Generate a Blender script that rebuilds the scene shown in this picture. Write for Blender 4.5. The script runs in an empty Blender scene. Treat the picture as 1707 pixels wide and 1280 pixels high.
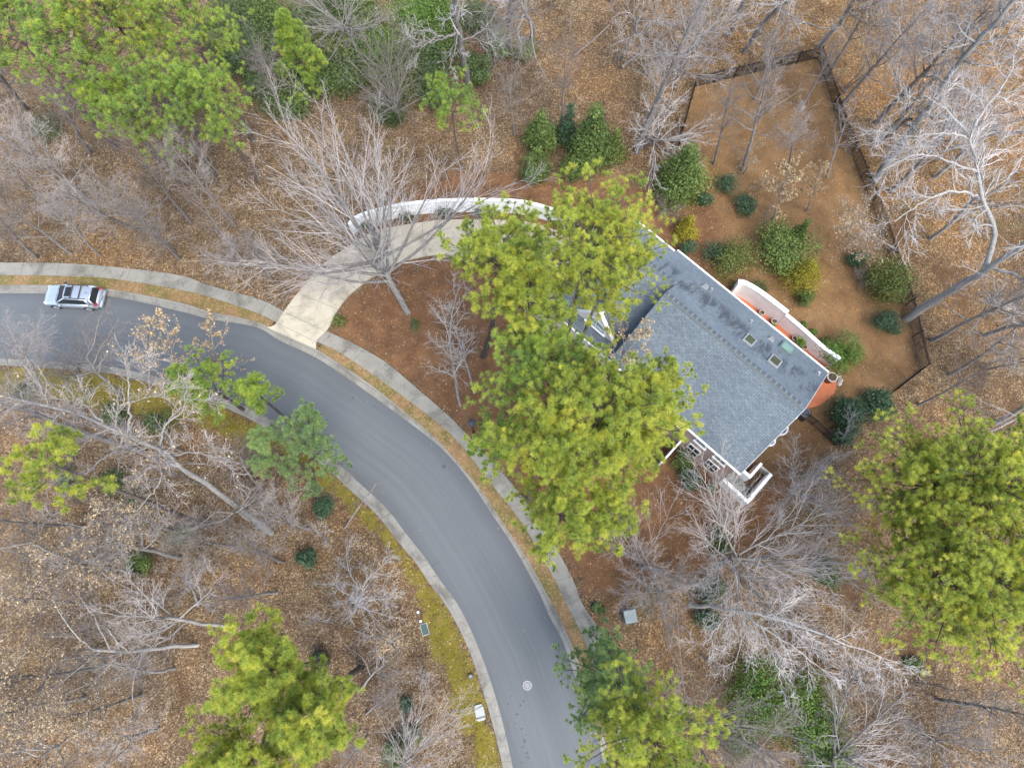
import bpy, math, random
import numpy as np

# ------------------------------------------------------------------ camera, sky, sun, exposure
scene = bpy.context.scene
COL = scene.collection
F_PX, CAM_H, TILT = 1185.0, 56.0, math.atan(360 / 1185.0)
cam_d = bpy.data.cameras.new("camera")
cam_d.sensor_width = 36.0
cam_d.lens = 36.0 * F_PX / 1707.0
cam_d.clip_start = 0.5
cam_d.clip_end = 6000.0
cam = bpy.data.objects.new("camera", cam_d)
COL.objects.link(cam)
cam.location = (0, 0, CAM_H)
cam.rotation_euler = (TILT, 0, 0)
scene.camera = cam

SUN_EL, SUN_AZ = 59.0, 148.0          # azimuth clockwise from +Y
world = bpy.data.worlds.new("World")
scene.world = world
world.use_nodes = True
wn = world.node_tree
wn.nodes.clear()
sky = wn.nodes.new("ShaderNodeTexSky")
sky.sky_type = 'NISHITA'
sky.sun_disc = False
sky.sun_elevation = math.radians(SUN_EL)
sky.sun_rotation = math.radians(SUN_AZ)
sky.air_density = 1.0
sky.dust_density = 2.2
sky.ozone_density = 0.6
bg = wn.nodes.new("ShaderNodeBackground")
bg.inputs["Strength"].default_value = 0.15
wo = wn.nodes.new("ShaderNodeOutputWorld")
wn.links.new(sky.outputs[0], bg.inputs[0])
wn.links.new(bg.outputs[0], wo.inputs[0])

sun_d = bpy.data.lights.new("sun", 'SUN')
sun_d.energy = 1.5
sun_d.angle = math.radians(40)
sun_d.color = (1.0, 0.975, 0.93)
sun = bpy.data.objects.new("sun", sun_d)
COL.objects.link(sun)
sun.rotation_euler = (math.radians(90 - SUN_EL), 0, math.radians(180 - SUN_AZ))
sun.location = (0, 0, 90)

scene.view_settings.view_transform = 'Standard'
scene.view_settings.look = 'None'
scene.view_settings.exposure = 1.62
scene.view_settings.gamma = 1.0
scene.cycles.max_bounces = 8
scene.cycles.diffuse_bounces = 5
scene.cycles.transparent_max_bounces = 4

cT, sT = math.cos(TILT), math.sin(TILT)


def P(px, py, z=0.0):
    """photograph pixel -> point of the place at height z"""
    u, v = px - 853.5, 640.0 - py
    d = (u, v * cT + F_PX * sT, v * sT - F_PX * cT)
    t = (z - CAM_H) / d[2]
    return np.array([d[0] * t, d[1] * t, z])


def PP(pts, z=0.0):
    return np.array([P(a, b, z) for a, b in pts])


# ------------------------------------------------------------------ object helpers
def link(o, parent=None):
    COL.objects.link(o)
    if parent is not None:
        o.parent = parent
    return o


def tag(o, label=None, cat=None, group=None, kind=None):
    if label: o["label"] = label
    if cat: o["category"] = cat
    if group: o["group"] = group
    if kind: o["kind"] = kind
    return o


def thing(name, label, cat, loc=(0, 0, 0), rz=0.0, group=None):
    o = bpy.data.objects.new(name, None)
    o.empty_display_size = 0.3
    link(o)
    o.location = loc
    o.rotation_euler = (0, 0, rz)
    return tag(o, label, cat, group)


def mesh_np(name, V, faces, mats=None, smooth=False, attrs=None, uv=None, midx=None):
    """faces: list of int arrays (M,k).  attrs: {name: per-vertex float array}; uv: per-vertex (N,2)."""
    V = np.asarray(V, dtype=np.float32).reshape(-1, 3)
    faces = [np.asarray(f, dtype=np.int32) for f in faces if len(f)]
    me = bpy.data.meshes.new(name)
    me.vertices.add(len(V))
    me.vertices.foreach_set("co", V.ravel())
    nl = sum(f.size for f in faces)
    npoly = sum(len(f) for f in faces)
    me.loops.add(nl)
    me.polygons.add(npoly)
    li = np.concatenate([f.ravel() for f in faces])
    tot = np.concatenate([np.full(len(f), f.shape[1], dtype=np.int32) for f in faces])
    st = np.zeros(npoly, dtype=np.int32)
    st[1:] = np.cumsum(tot)[:-1]
    me.loops.foreach_set("vertex_index", li)
    me.polygons.foreach_set("loop_start", st)
    if midx is not None:
        me.polygons.foreach_set("material_index", np.asarray(midx, dtype=np.int32))
    me.polygons.foreach_set("use_smooth", np.full(npoly, bool(smooth)))
    me.update(calc_edges=True)
    if attrs:
        for k, a in attrs.items():
            at = me.attributes.new(k, 'FLOAT', 'POINT')
            at.data.foreach_set("value", np.asarray(a, dtype=np.float32))
    if uv is not None:
        ul = me.uv_layers.new(name="UVMap")
        ul.data.foreach_set("uv", np.asarray(uv, dtype=np.float32)[li].ravel())
    if mats is not None:
        for m in (mats if isinstance(mats, (list, tuple)) else [mats]):
            me.materials.append(m)
    return me


def obj(name, me, parent=None, loc=None):
    o = bpy.data.objects.new(name, me)
    link(o, parent)
    if loc is not None:
        o.location = loc
    return o


class MB:
    """collects simple shapes into one mesh"""
    def __init__(self):
        self.v, self.f, self.n = [], {}, 0

    def add(self, V, F):
        V = np.asarray(V, dtype=float)
        for q in F:
            self.f.setdefault(len(q), []).append([i + self.n for i in q])
        self.v.append(V)
        self.n += len(V)
        return self

    def box(self, c, s, rz=0.0, ax=None):
        x, y, z = np.asarray(s) / 2.0
        V = np.array([[a * x, b * y, d * z] for d in (-1, 1) for a, b in ((-1, -1), (1, -1), (1, 1), (-1, 1))])
        if ax is not None:
            V = V @ np.asarray(ax)
        elif rz:
            cz, sz = math.cos(rz), math.sin(rz)
            V = V @ np.array([[cz, sz, 0], [-sz, cz, 0], [0, 0, 1]])
        V = V + np.asarray(c)
        return self.add(V, [(3, 2, 1, 0), (4, 5, 6, 7), (0, 1, 5, 4), (1, 2, 6, 5), (2, 3, 7, 6), (3, 0, 4, 7)])

    def bevbox(self, c, s, b=0.03, rz=0.0):
        x, y, z = np.asarray(s) / 2.0
        rings = [(x - b, y - b, -z), (x, y, -z + b), (x, y, z - b), (x - b, y - b, z)]
        cz, sz = math.cos(rz), math.sin(rz)
        V = []
        for (a, d, h) in rings:
            for sx, sy in ((-1, -1), (1, -1), (1, 1), (-1, 1)):
                px, py = sx * a, sy * d
                V.append((px * cz - py * sz + c[0], px * sz + py * cz + c[1], h + c[2]))
        Fs = [(3, 2, 1, 0), (12, 13, 14, 15)]
        for r in range(3):
            for k in range(4):
                Fs.append((r * 4 + k, r * 4 + (k + 1) % 4, r * 4 + 4 + (k + 1) % 4, r * 4 + 4 + k))
        return self.add(V, Fs)

    def bar(self, a, b, w, h=None):
        """square bar from a to b"""
        a, b = np.asarray(a, float), np.asarray(b, float)
        d = b - a
        L = np.linalg.norm(d)
        d = d / L
        up = np.array([0, 0, 1.0]) if abs(d[2]) < 0.95 else np.array([1.0, 0, 0])
        s = np.cross(d, up); s /= np.linalg.norm(s)
        u = np.cross(s, d)
        return self.box((a + b) / 2, (L, w, h or w), ax=np.array([d, s, u]))

    def lathe(self, c, prof, n=20, close=True):
        V, Fs = [], []
        m = len(prof)
        for k in range(n):
            a = 2 * math.pi * k / n
            for r, z in prof:
                V.append((c[0] + r * math.cos(a), c[1] + r * math.sin(a), c[2] + z))
        for k in range(n):
            k2 = (k + 1) % n
            for j in range(m - 1):
                Fs.append((k * m + j, k2 * m + j, k2 * m + j + 1, k * m + j + 1))
        self.add(V, Fs)
        return self

    def prism(self, poly, z0, z1):
        n = len(poly)
        V = [(p[0], p[1], z0) for p in poly] + [(p[0], p[1], z1) for p in poly]
        Fs = [tuple(range(n - 1, -1, -1)), tuple(range(n, 2 * n))]
        for k in range(n):
            Fs.append((k, (k + 1) % n, n + (k + 1) % n, n + k))
        return self.add(V, Fs)

    def build(self, name, mat, parent=None, smooth=False, M=None, off=None):
        V = np.vstack(self.v)
        if M is not None:
            V = V @ np.asarray(M).T
        if off is not None:
            V = V + np.asarray(off)
        faces = [np.array(q) for q in self.f.values()]
        return obj(name, mesh_np(name, V, faces, mat, smooth), parent)


# ------------------------------------------------------------------ materials
def new_mat(name):
    m = bpy.data.materials.new(name)
    m.use_nodes = True
    nt = m.node_tree
    b = nt.nodes["Principled BSDF"]
    return m, nt, b


def N(nt, t, **kw):
    n = nt.nodes.new(t)
    for k, v in kw.items():
        setattr(n, k, v)
    return n


def ramp(nt, stops, interp='LINEAR'):
    r = N(nt, "ShaderNodeValToRGB")
    r.color_ramp.interpolation = interp
    e = r.color_ramp.elements
    while len(e) < len(stops):
        e.new(0.5)
    for k, (p, c) in enumerate(stops):
        e[k].position = p
        e[k].color = (c[0], c[1], c[2], 1)
    return r


def mixc(nt, a, b, fac, mode='MIX'):
    m = N(nt, "ShaderNodeMix", data_type='RGBA', blend_type=mode)
    for sock, val in ((m.inputs[0], fac), (m.inputs[6], a), (m.inputs[7], b)):
        if hasattr(val, "is_linked"):
            nt.links.new(val, sock)
        elif isinstance(val, (int, float)):
            sock.default_value = val
        else:
            sock.default_value = (val[0], val[1], val[2], 1)
    return m.outputs[2]


def noise(nt, scale, detail=4, rough=0.55, coord=None, vec_scale=None, dist=0.0):
    if coord is None:
        g = N(nt, "ShaderNodeNewGeometry")
        coord = g.outputs["Position"]
    if vec_scale is not None:
        mp = N(nt, "ShaderNodeMapping")
        mp.inputs["Scale"].default_value = vec_scale
        nt.links.new(coord, mp.inputs[0])
        coord = mp.outputs[0]
    n = N(nt, "ShaderNodeTexNoise")
    n.inputs["Scale"].default_value = scale
    n.inputs["Detail"].default_value = detail
    n.inputs["Roughness"].default_value = rough
    n.inputs["Distortion"].default_value = dist
    nt.links.new(coord, n.inputs["Vector"])
    return n.outputs["Fac"]


def mathn(nt, op, a, b=None, clamp=False):
    m = N(nt, "ShaderNodeMath", operation=op, use_clamp=clamp)
    for s, v in ((m.inputs[0], a), (m.inputs[1], b)):
        if v is None: continue
        if hasattr(v, "is_linked"): nt.links.new(v, s)
        else: s.default_value = v
    return m.outputs[0]


def remap(nt, v, a, b, c=0.0, d=1.0):
    m = N(nt, "ShaderNodeMapRange")
    m.interpolation_type = 'SMOOTHSTEP'
    nt.links.new(v, m.inputs[0])
    for k, x in enumerate((a, b, c, d)):
        m.inputs[k + 1].default_value = x
    return m.outputs[0]


def attr(nt, name):
    a = N(nt, "ShaderNodeAttribute")
    a.attribute_name = name
    return a.outputs["Fac"]


def objrand(nt):
    return N(nt, "ShaderNodeObjectInfo").outputs["Random"]


def bump(nt, b, h, strength=0.4, dist=0.02):
    n = N(nt, "ShaderNodeBump")
    n.inputs["Strength"].default_value = strength
    n.inputs["Distance"].default_value = dist
    nt.links.new(h, n.inputs["Height"])
    nt.links.new(n.outputs[0], b.inputs["Normal"])


def plain(name, c, rough=0.6, metal=0.0, var=0.12, scale=3.0, spec=0.5, coat=0.0):
    m, nt, b = new_mat(name)
    n1 = noise(nt, scale, 5)
    lo = [x * (1 - var) for x in c]
    hi = [min(1, x * (1 + var)) for x in c]
    r = ramp(nt, [(0.3, lo), (0.7, hi)])
    nt.links.new(n1, r.inputs[0])
    nt.links.new(r.outputs[0], b.inputs["Base Color"])
    b.inputs["Roughness"].default_value = rough
    b.inputs["Metallic"].default_value = metal
    b.inputs["Specular IOR Level"].default_value = spec
    b.inputs["Coat Weight"].default_value = coat
    return m


def foliage(name, stops, trans=0.25, hue=0.12):
    """leaves or needles: colour from the per-clump attribute 'tint' and a per-object shift"""
    m, nt, b = new_mat(name)
    t = attr(nt, "tint")
    orr = objrand(nt)
    s = mathn(nt, 'ADD', t, mathn(nt, 'MULTIPLY', mathn(nt, 'SUBTRACT', orr, 0.5), hue * 2))
    r = ramp(nt, stops)
    nt.links.new(s, r.inputs[0])
    nt.links.new(r.outputs[0], b.inputs["Base Color"])
    b.inputs["Roughness"].default_value = 0.6
    b.inputs["Specular IOR Level"].default_value = 0.25
    tr = N(nt, "ShaderNodeBsdfTranslucent")
    nt.links.new(r.outputs[0], tr.inputs[0])
    mx = N(nt, "ShaderNodeMixShader")
    mx.inputs[0].default_value = trans
    nt.links.new(b.outputs[0], mx.inputs[1])
    nt.links.new(tr.outputs[0], mx.inputs[2])
    nt.links.new(mx.outputs[0], nt.nodes["Material Output"].inputs[0])
    return m


def bark(name, a, c, scale=6.0, per_obj=0.25):
    m, nt, b = new_mat(name)
    co = N(nt, "ShaderNodeTexCoord").outputs["Object"]
    n1 = noise(nt, scale, 6, 0.65, co, (1, 1, 0.25))
    r = ramp(nt, [(0.32, a), (0.68, c)])
    nt.links.new(n1, r.inputs[0])
    k = mathn(nt, 'ADD', mathn(nt, 'MULTIPLY', objrand(nt), per_obj * 2), 1 - per_obj)
    col = mixc(nt, r.outputs[0], (0, 0, 0), 0.0)
    vm = N(nt, "ShaderNodeVectorMath", operation='SCALE')
    nt.links.new(r.outputs[0], vm.inputs[0])
    nt.links.new(k, vm.inputs["Scale"])
    nt.links.new(vm.outputs[0], b.inputs["Base Color"])
    b.inputs["Roughness"].default_value = 0.85
    b.inputs["Specular IOR Level"].default_value = 0.2
    bump(nt, b, n1, 0.6, 0.03)
    return m


M = {}
M['pine'] = foliage('pine_needles', [(0.0, (0.15, 0.22, 0.055)), (0.35, (0.33, 0.41, 0.085)), (0.7, (0.56, 0.60, 0.11)), (1.0, (0.74, 0.69, 0.14))], 0.6, 0.06)
M['pine_green'] = foliage('green_pine_needles', [(0.0, (0.13, 0.215, 0.065)), (0.4, (0.26, 0.38, 0.095)), (0.75, (0.42, 0.53, 0.10)), (1.0, (0.58, 0.62, 0.11))], 0.5, 0.06)
M['pine_blue'] = foliage('blue_green_pine_needles', [(0.0, (0.13, 0.21, 0.10)), (0.5, (0.28, 0.40, 0.17)), (1.0, (0.46, 0.56, 0.18))], 0.5, 0.06)
M['cedar'] = foliage('cedar_leaves', [(0.0, (0.04, 0.07, 0.022)), (0.5, (0.10, 0.155, 0.04)), (1.0, (0.215, 0.27, 0.07))], 0.2)
M['holly'] = foliage('dark_leaves', [(0.0, (0.022, 0.05, 0.025)), (0.5, (0.05, 0.10, 0.05)), (1.0, (0.12, 0.18, 0.10))], 0.15)
M['olive'] = foliage('olive_leaves', [(0.0, (0.06, 0.08, 0.02)), (0.5, (0.13, 0.16, 0.04)), (1.0, (0.22, 0.25, 0.07))], 0.2)
M['gold'] = foliage('golden_leaves', [(0.0, (0.12, 0.12, 0.015)), (0.5, (0.27, 0.24, 0.025)), (1.0, (0.42, 0.35, 0.04))], 0.25)
M['bright'] = foliage('bright_leaves', [(0.0, (0.04, 0.09, 0.02)), (0.5, (0.11, 0.20, 0.035)), (1.0, (0.24, 0.32, 0.07))], 0.2)
M['brush'] = foliage('understorey_leaves', [(0.0, (0.03, 0.055, 0.022)), (0.5, (0.085, 0.13, 0.045)), (1.0, (0.18, 0.23, 0.08))], 0.2)
M['dead'] = foliage('dead_leaves', [(0.0, (0.26, 0.16, 0.08)), (0.5, (0.45, 0.33, 0.19)), (1.0, (0.62, 0.50, 0.32))], 0.3)
M['litter'] = foliage('fallen_leaf', [(0.0, (0.05, 0.03, 0.017)), (0.35, (0.13, 0.08, 0.043)), (0.7, (0.25, 0.165, 0.085)), (0.9, (0.43, 0.315, 0.175)), (1.0, (0.68, 0.56, 0.38))], 0.1, 0.0)
M['bark_pine'] = bark('pine_bark', (0.05, 0.038, 0.033), (0.135, 0.108, 0.095))
M['bark_grey'] = bark('grey_bark', (0.12, 0.107, 0.098), (0.27, 0.247, 0.228))
M['bark_pale'] = bark('pale_bark', (0.15, 0.14, 0.127), (0.30, 0.283, 0.26))
M['bark_white'] = bark('white_bark', (0.22, 0.205, 0.188), (0.41, 0.39, 0.36))
M['twig_grey'] = bark('grey_twigs', (0.125, 0.108, 0.096), (0.225, 0.20, 0.18), 2.0)
M['twig_pale'] = bark('pale_twigs', (0.20, 0.178, 0.163), (0.34, 0.308, 0.287), 2.0)
M['twig_light'] = bark('light_twigs', (0.265, 0.238, 0.22), (0.43, 0.395, 0.372), 2.0)
M['twig_white'] = bark('white_twigs', (0.29, 0.268, 0.25), (0.47, 0.445, 0.425), 2.0)
M['twig_brown'] = bark('brown_twigs', (0.10, 0.078, 0.064), (0.19, 0.155, 0.13), 2.0)

M['white'] = plain('white_paint', (0.74, 0.75, 0.75), 0.6, var=0.05, scale=1.5)
M['render_white'] = plain('white_masonry', (0.78, 0.80, 0.80), 0.85, var=0.08, scale=1.2)
M['stucco'] = plain('cream_stucco', (0.68, 0.65, 0.58), 0.9, var=0.06)
M['black_metal'] = plain('black_iron', (0.022, 0.02, 0.019), 0.5, 0.2)
M['terracotta'] = plain('terracotta_tile', (0.42, 0.125, 0.048), 0.75, var=0.14, scale=1.2)
M['clay'] = plain('clay_pot', (0.20, 0.13, 0.10), 0.8, var=0.2)
M['clay_rim'] = plain('pale_clay_rim', (0.48, 0.40, 0.34), 0.8)
M['soil'] = plain('potting_soil', (0.06, 0.045, 0.03), 0.95, var=0.4, scale=12)
M['box_grey'] = plain('weathered_grey_green_paint', (0.19, 0.235, 0.235), 0.6, var=0.10, scale=2.5)
M['box_dark'] = plain('dark_grey_and_box_shade', (0.11, 0.13, 0.12), 0.7)  # plain dark grey; on the utility box it paints the sides' shade
M['teal'] = plain('green_plastic_lid', (0.026, 0.062, 0.058), 0.6, var=0.25)
M['lid_white'] = plain('pale_concrete_lid', (0.31, 0.335, 0.33), 0.8, var=0.07)
M['steel'] = plain('cast_iron', (0.13, 0.135, 0.14), 0.5, 0.3)
M['steel_pale'] = plain('worn_iron', (0.25, 0.25, 0.255), 0.5, 0.2)
M['vent'] = plain('galvanised_vent', (0.34, 0.36, 0.37), 0.4, 0.4)
M['navy'] = plain('navy_canvas', (0.02, 0.035, 0.07), 0.8)
M['stone'] = plain('field_stone', (0.33, 0.31, 0.28), 0.9, var=0.25)
M['log'] = bark('dead_log_bark', (0.12, 0.095, 0.08), (0.30, 0.25, 0.22))


def glass(name, c, rough=0.25, spec=0.3):
    m, nt, b = new_mat(name)
    n1 = noise(nt, 1.2, 3)
    r = ramp(nt, [(0.3, [x * 0.8 for x in c]), (0.7, [x * 1.2 for x in c])])
    nt.links.new(n1, r.inputs[0])
    nt.links.new(r.outputs[0], b.inputs["Base Color"])
    b.inputs["Roughness"].default_value = rough
    b.inputs["Specular IOR Level"].default_value = spec
    return m


M['glass'] = glass('dark_glass', (0.02, 0.024, 0.026))
M['glass_pale'] = glass('pale_blind_glass', (0.22, 0.27, 0.25), 0.15)
M['glass_sky'] = glass('tinted_skylight_glass', (0.06, 0.075, 0.045), 0.1)
M['glass_green'] = glass('frosted_green_skylight', (0.15, 0.25, 0.21), 0.25)
M['glass_arch'] = glass('arched_window_glass', (0.28, 0.36, 0.38), 0.15)


def mat_ground():
    m, nt, b = new_mat('leafy_ground')
    pos = N(nt, "ShaderNodeNewGeometry").outputs["Position"]
    big = noise(nt, 0.12, 5, 0.6)
    mid = noise(nt, 0.9, 6, 0.65)
    fine = noise(nt, 9.0, 5, 0.7)
    vor = N(nt, "ShaderNodeTexVoronoi")
    vor.inputs["Scale"].default_value = 12.0
    vor.inputs["Randomness"].default_value = 1.0
    nt.links.new(pos, vor.inputs["Vector"])
    sep = N(nt, "ShaderNodeSeparateColor")
    nt.links.new(vor.outputs["Color"], sep.inputs[0])
    leaf = ramp(nt, [(0.0, (0.035, 0.022, 0.013)), (0.3, (0.095, 0.06, 0.034)), (0.6, (0.175, 0.115, 0.06)), (0.88, (0.29, 0.20, 0.105)), (1.0, (0.50, 0.39, 0.24))])
    nt.links.new(mathn(nt, 'ADD', sep.outputs[0], mathn(nt, 'MULTIPLY', mathn(nt, 'SUBTRACT', mid, 0.5), 0.7)), leaf.inputs[0])
    base = ramp(nt, [(0.30, (0.062, 0.041, 0.025)), (0.5, (0.13, 0.084, 0.046)), (0.72, (0.215, 0.142, 0.072))])
    nt.links.new(mathn(nt, 'ADD', mathn(nt, 'MULTIPLY', fine, 0.5), mathn(nt, 'MULTIPLY', mid, 0.5)), base.inputs[0])
    woods = mixc(nt, base.outputs[0], leaf.outputs[0], 0.62)
    # warm/grey drift of the litter over the wood
    tintr = ramp(nt, [(0.36, (0.66, 0.66, 0.70)), (0.5, (0.95, 0.94, 0.92)), (0.64, (1.15, 1.02, 0.86))])
    nt.links.new(big, tintr.inputs[0])
    woods = mixc(nt, woods, tintr.outputs[0], 1.0, 'MULTIPLY')
    woods = mixc(nt, woods, (0.97, 1.0, 1.07), 1.0, 'MULTIPLY')
    soil = remap(nt, noise(nt, 0.21, 5, 0.62, None, None, 0.8), 0.56, 0.68, 0, 0.75)
    woods = mixc(nt, woods, mixc(nt, base.outputs[0], (0.62, 0.55, 0.52), 1.0, 'MULTIPLY'), soil)
    grn = remap(nt, noise(nt, 0.16, 5, 0.65, pos, (1, 1.3, 1), 0.5), 0.60, 0.70, 0, 0.45)
    woods = mixc(nt, woods, (0.075, 0.078, 0.035), grn)
    wl = attr(nt, "warm")
    woods = mixc(nt, woods, mixc(nt, woods, (1.13, 1.0, 0.80), 1.0, 'MULTIPLY'), wl)
    # pine straw mulch
    st = noise(nt, 14.0, 6, 0.75, pos, (1, 0.6, 1), 1.5)
    mul = ramp(nt, [(0.3, (0.07, 0.033, 0.016)), (0.5, (0.138, 0.073, 0.037)), (0.72, (0.24, 0.135, 0.072))])
    nt.links.new(mathn(nt, 'ADD', mathn(nt, 'MULTIPLY', st, 0.6), mathn(nt, 'MULTIPLY', mid, 0.4)), mul.inputs[0])
    # bare brown yard
    yd = ramp(nt, [(0.3, (0.115, 0.065, 0.031)), (0.5, (0.185, 0.108, 0.05)), (0.72, (0.26, 0.16, 0.08))])
    nt.links.new(mathn(nt, 'ADD', mathn(nt, 'MULTIPLY', fine, 0.45), mathn(nt, 'MULTIPLY', noise(nt, 0.45, 5, 0.6), 0.55)), yd.inputs[0])
    ydd = ramp(nt, [(0.35, (0.74, 0.76, 0.80)), (0.52, (1.0, 1.0, 1.0)), (0.66, (1.2, 1.14, 1.05))])
    nt.links.new(noise(nt, 0.33, 6, 0.68, None, None, 1.2), ydd.inputs[0])
    yd_c = mixc(nt, yd.outputs[0], ydd.outputs[0], 1.0, 'MULTIPLY')
    mul_c = mixc(nt, mul.outputs[0], ydd.outputs[0], 1.0, 'MULTIPLY')
    edge = mathn(nt, 'MULTIPLY', mathn(nt, 'SUBTRACT', mid, 0.5), 1.1)
    mk = remap(nt, mathn(nt, 'ADD', attr(nt, "mulch"), edge), 0.35, 0.65)
    yk = remap(nt, mathn(nt, 'ADD', attr(nt, "yard"), mathn(nt, 'MULTIPLY', edge, 0.5)), 0.35, 0.65)
    # scattered leaves lie on mulch and yard as well
    few = mathn(nt, 'GREATER_THAN', sep.outputs[1], 0.9)
    mcol = mixc(nt, mul_c, leaf.outputs[0], mathn(nt, 'MULTIPLY', few, 0.6))
    ycol = mixc(nt, yd_c, leaf.outputs[0], mathn(nt, 'MULTIPLY', few, 0.5))
    c = mixc(nt, woods, ycol, yk)
    c = mixc(nt, c, mcol, mk)
    # mossy grass
    ms = ramp(nt, [(0.3, (0.075, 0.062, 0.012)), (0.5, (0.135, 0.115, 0.016)), (0.7, (0.23, 0.17, 0.055))])
    nt.links.new(mathn(nt, 'ADD', mathn(nt, 'MULTIPLY', fine, 0.5), mathn(nt, 'MULTIPLY', mid, 0.5)), ms.inputs[0])
    mo = remap(nt, mathn(nt, 'ADD', attr(nt, "moss"), edge), 0.4, 0.62)
    gcol = mixc(nt, ms.outputs[0], leaf.outputs[0], mathn(nt, 'MULTIPLY', mathn(nt, 'GREATER_THAN', sep.outputs[1], 0.86), 0.8))
    c = mixc(nt, c, gcol, mo)
    nt.links.new(c, b.inputs["Base Color"])
    b.inputs["Roughness"].default_value = 0.95
    b.inputs["Specular IOR Level"].default_value = 0.1
    bump(nt, b, mathn(nt, 'ADD', vor.outputs["Distance"], fine), 0.7, 0.06)
    return m


def mat_verge():
    m, nt, b = new_mat('mossy_verge')
    mid, fine = noise(nt, 1.1, 6, 0.65), noise(nt, 11.0, 5, 0.7)
    vor = N(nt, "ShaderNodeTexVoronoi")
    vor.inputs["Scale"].default_value = 12
    nt.links.new(N(nt, "ShaderNodeNewGeometry").outputs["Position"], vor.inputs["Vector"])
    sep = N(nt, "ShaderNodeSeparateColor")
    nt.links.new(vor.outputs["Color"], sep.inputs[0])
    moss = ramp(nt, [(0.3, (0.065, 0.052, 0.016)), (0.5, (0.12, 0.098, 0.026)), (0.7, (0.20, 0.155, 0.06))])
    straw = ramp(nt, [(0.3, (0.11, 0.06, 0.03)), (0.5, (0.20, 0.118, 0.055)), (0.7, (0.30, 0.20, 0.10))])
    f = mathn(nt, 'ADD', mathn(nt, 'MULTIPLY', fine, 0.55), mathn(nt, 'MULTIPLY', mid, 0.45))
    nt.links.new(f, moss.inputs[0]); nt.links.new(f, straw.inputs[0])
    k = remap(nt, noise(nt, 0.35, 4, 0.6), 0.42, 0.6)
    c = mixc(nt, moss.outputs[0], straw.outputs[0], k)
    c = mixc(nt, c, (0.36, 0.25, 0.12), mathn(nt, 'MULTIPLY', mathn(nt, 'GREATER_THAN', sep.outputs[0], 0.85), 0.5))
    nt.links.new(c, b.inputs["Base Color"])
    b.inputs["Roughness"].default_value = 0.95
    bump(nt, b, fine, 0.6, 0.05)
    return m


def uvs(nt):
    u = N(nt, "ShaderNodeUVMap")
    s = N(nt, "ShaderNodeSeparateXYZ")
    nt.links.new(u.outputs[0], s.inputs[0])
    return u.outputs[0], s.outputs[0], s.outputs[1]


def mat_asphalt():
    m, nt, b = new_mat('worn_asphalt')
    uv, U, Vv = uvs(nt)
    streak = noise(nt, 1.0, 5, 0.6, uv, (0.035, 1.3, 1))
    streak2 = noise(nt, 1.0, 3, 0.6, uv, (0.012, 3.2, 1))
    fine = noise(nt, 30, 4, 0.7)
    big = noise(nt, 0.25, 4)
    r = ramp(nt, [(0.32, (0.087, 0.095, 0.099)), (0.5, (0.102, 0.111, 0.116)), (0.68, (0.121, 0.131, 0.137))])
    f = mathn(nt, 'ADD', mathn(nt, 'ADD', mathn(nt, 'MULTIPLY', streak, 0.45), mathn(nt, 'MULTIPLY', streak2, 0.3)), mathn(nt, 'ADD', mathn(nt, 'MULTIPLY', fine, 0.1), mathn(nt, 'MULTIPLY', big, 0.15)))
    nt.links.new(f, r.inputs[0])
    # darker, less worn margins
    e1 = remap(nt, Vv, 0.0, 1.1, 1.0, 0.0)
    e2 = remap(nt, Vv, 5.2, 6.3, 0.0, 1.0)
    e = mathn(nt, 'MAXIMUM', e1, e2)
    c = mixc(nt, r.outputs[0], (0.073, 0.078, 0.083), mathn(nt, 'MULTIPLY', e, 0.5))
    # patch seam line
    seam = mathn(nt, 'LESS_THAN', mathn(nt, 'ABSOLUTE', mathn(nt, 'SUBTRACT', mathn(nt, 'ADD', Vv, mathn(nt, 'MULTIPLY', noise(nt, 0.3, 2), 0.5)), 2.6)), 0.028)
    c = mixc(nt, c, (0.082, 0.089, 0.096), mathn(nt, 'MULTIPLY', seam, 0.5))
    nt.links.new(c, b.inputs["Base Color"])
    b.inputs["Roughness"].default_value = 0.8
    b.inputs["Specular IOR Level"].default_value = 0.3
    bump(nt, b, fine, 0.25, 0.01)
    return m


def mat_concrete(name, a, c, joint=1.6, stain=(0.28, 0.17, 0.10), jw=0.018):
    m, nt, b = new_mat(name)
    uv, U, Vv = uvs(nt)
    n1, n2, n3 = noise(nt, 0.8, 6, 0.65), noise(nt, 12, 5, 0.7), noise(nt, 0.22, 3)
    r = ramp(nt, [(0.3, a), (0.7, c)])
    nt.links.new(mathn(nt, 'ADD', mathn(nt, 'MULTIPLY', n1, 0.65), mathn(nt, 'MULTIPLY', n2, 0.35)), r.inputs[0])
    col = mixc(nt, r.outputs[0], [x * 0.62 for x in a], remap(nt, noise(nt, 0.45, 6, 0.7, None, None, 0.6), 0.46, 0.66, 0, 0.75))
    if stain:
        s = remap(nt, noise(nt, 0.55, 5, 0.7, None, None, 1.0), 0.66, 0.76, 0, 0.55)
        col = mixc(nt, col, stain, s)
    if joint:
        w = N(nt, "ShaderNodeMath", operation='PINGPONG')
        nt.links.new(U, w.inputs[0]); w.inputs[1].default_value = joint / 2
        j = mathn(nt, 'LESS_THAN', w.outputs[0], jw)
        col = mixc(nt, col, (0.11, 0.10, 0.085), mathn(nt, 'MULTIPLY', j, 0.85))
    nt.links.new(col, b.inputs["Base Color"])
    b.inputs["Roughness"].default_value = 0.9
    b.inputs["Specular IOR Level"].default_value = 0.2
    bump(nt, b, n2, 0.3, 0.01)
    return m


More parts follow.
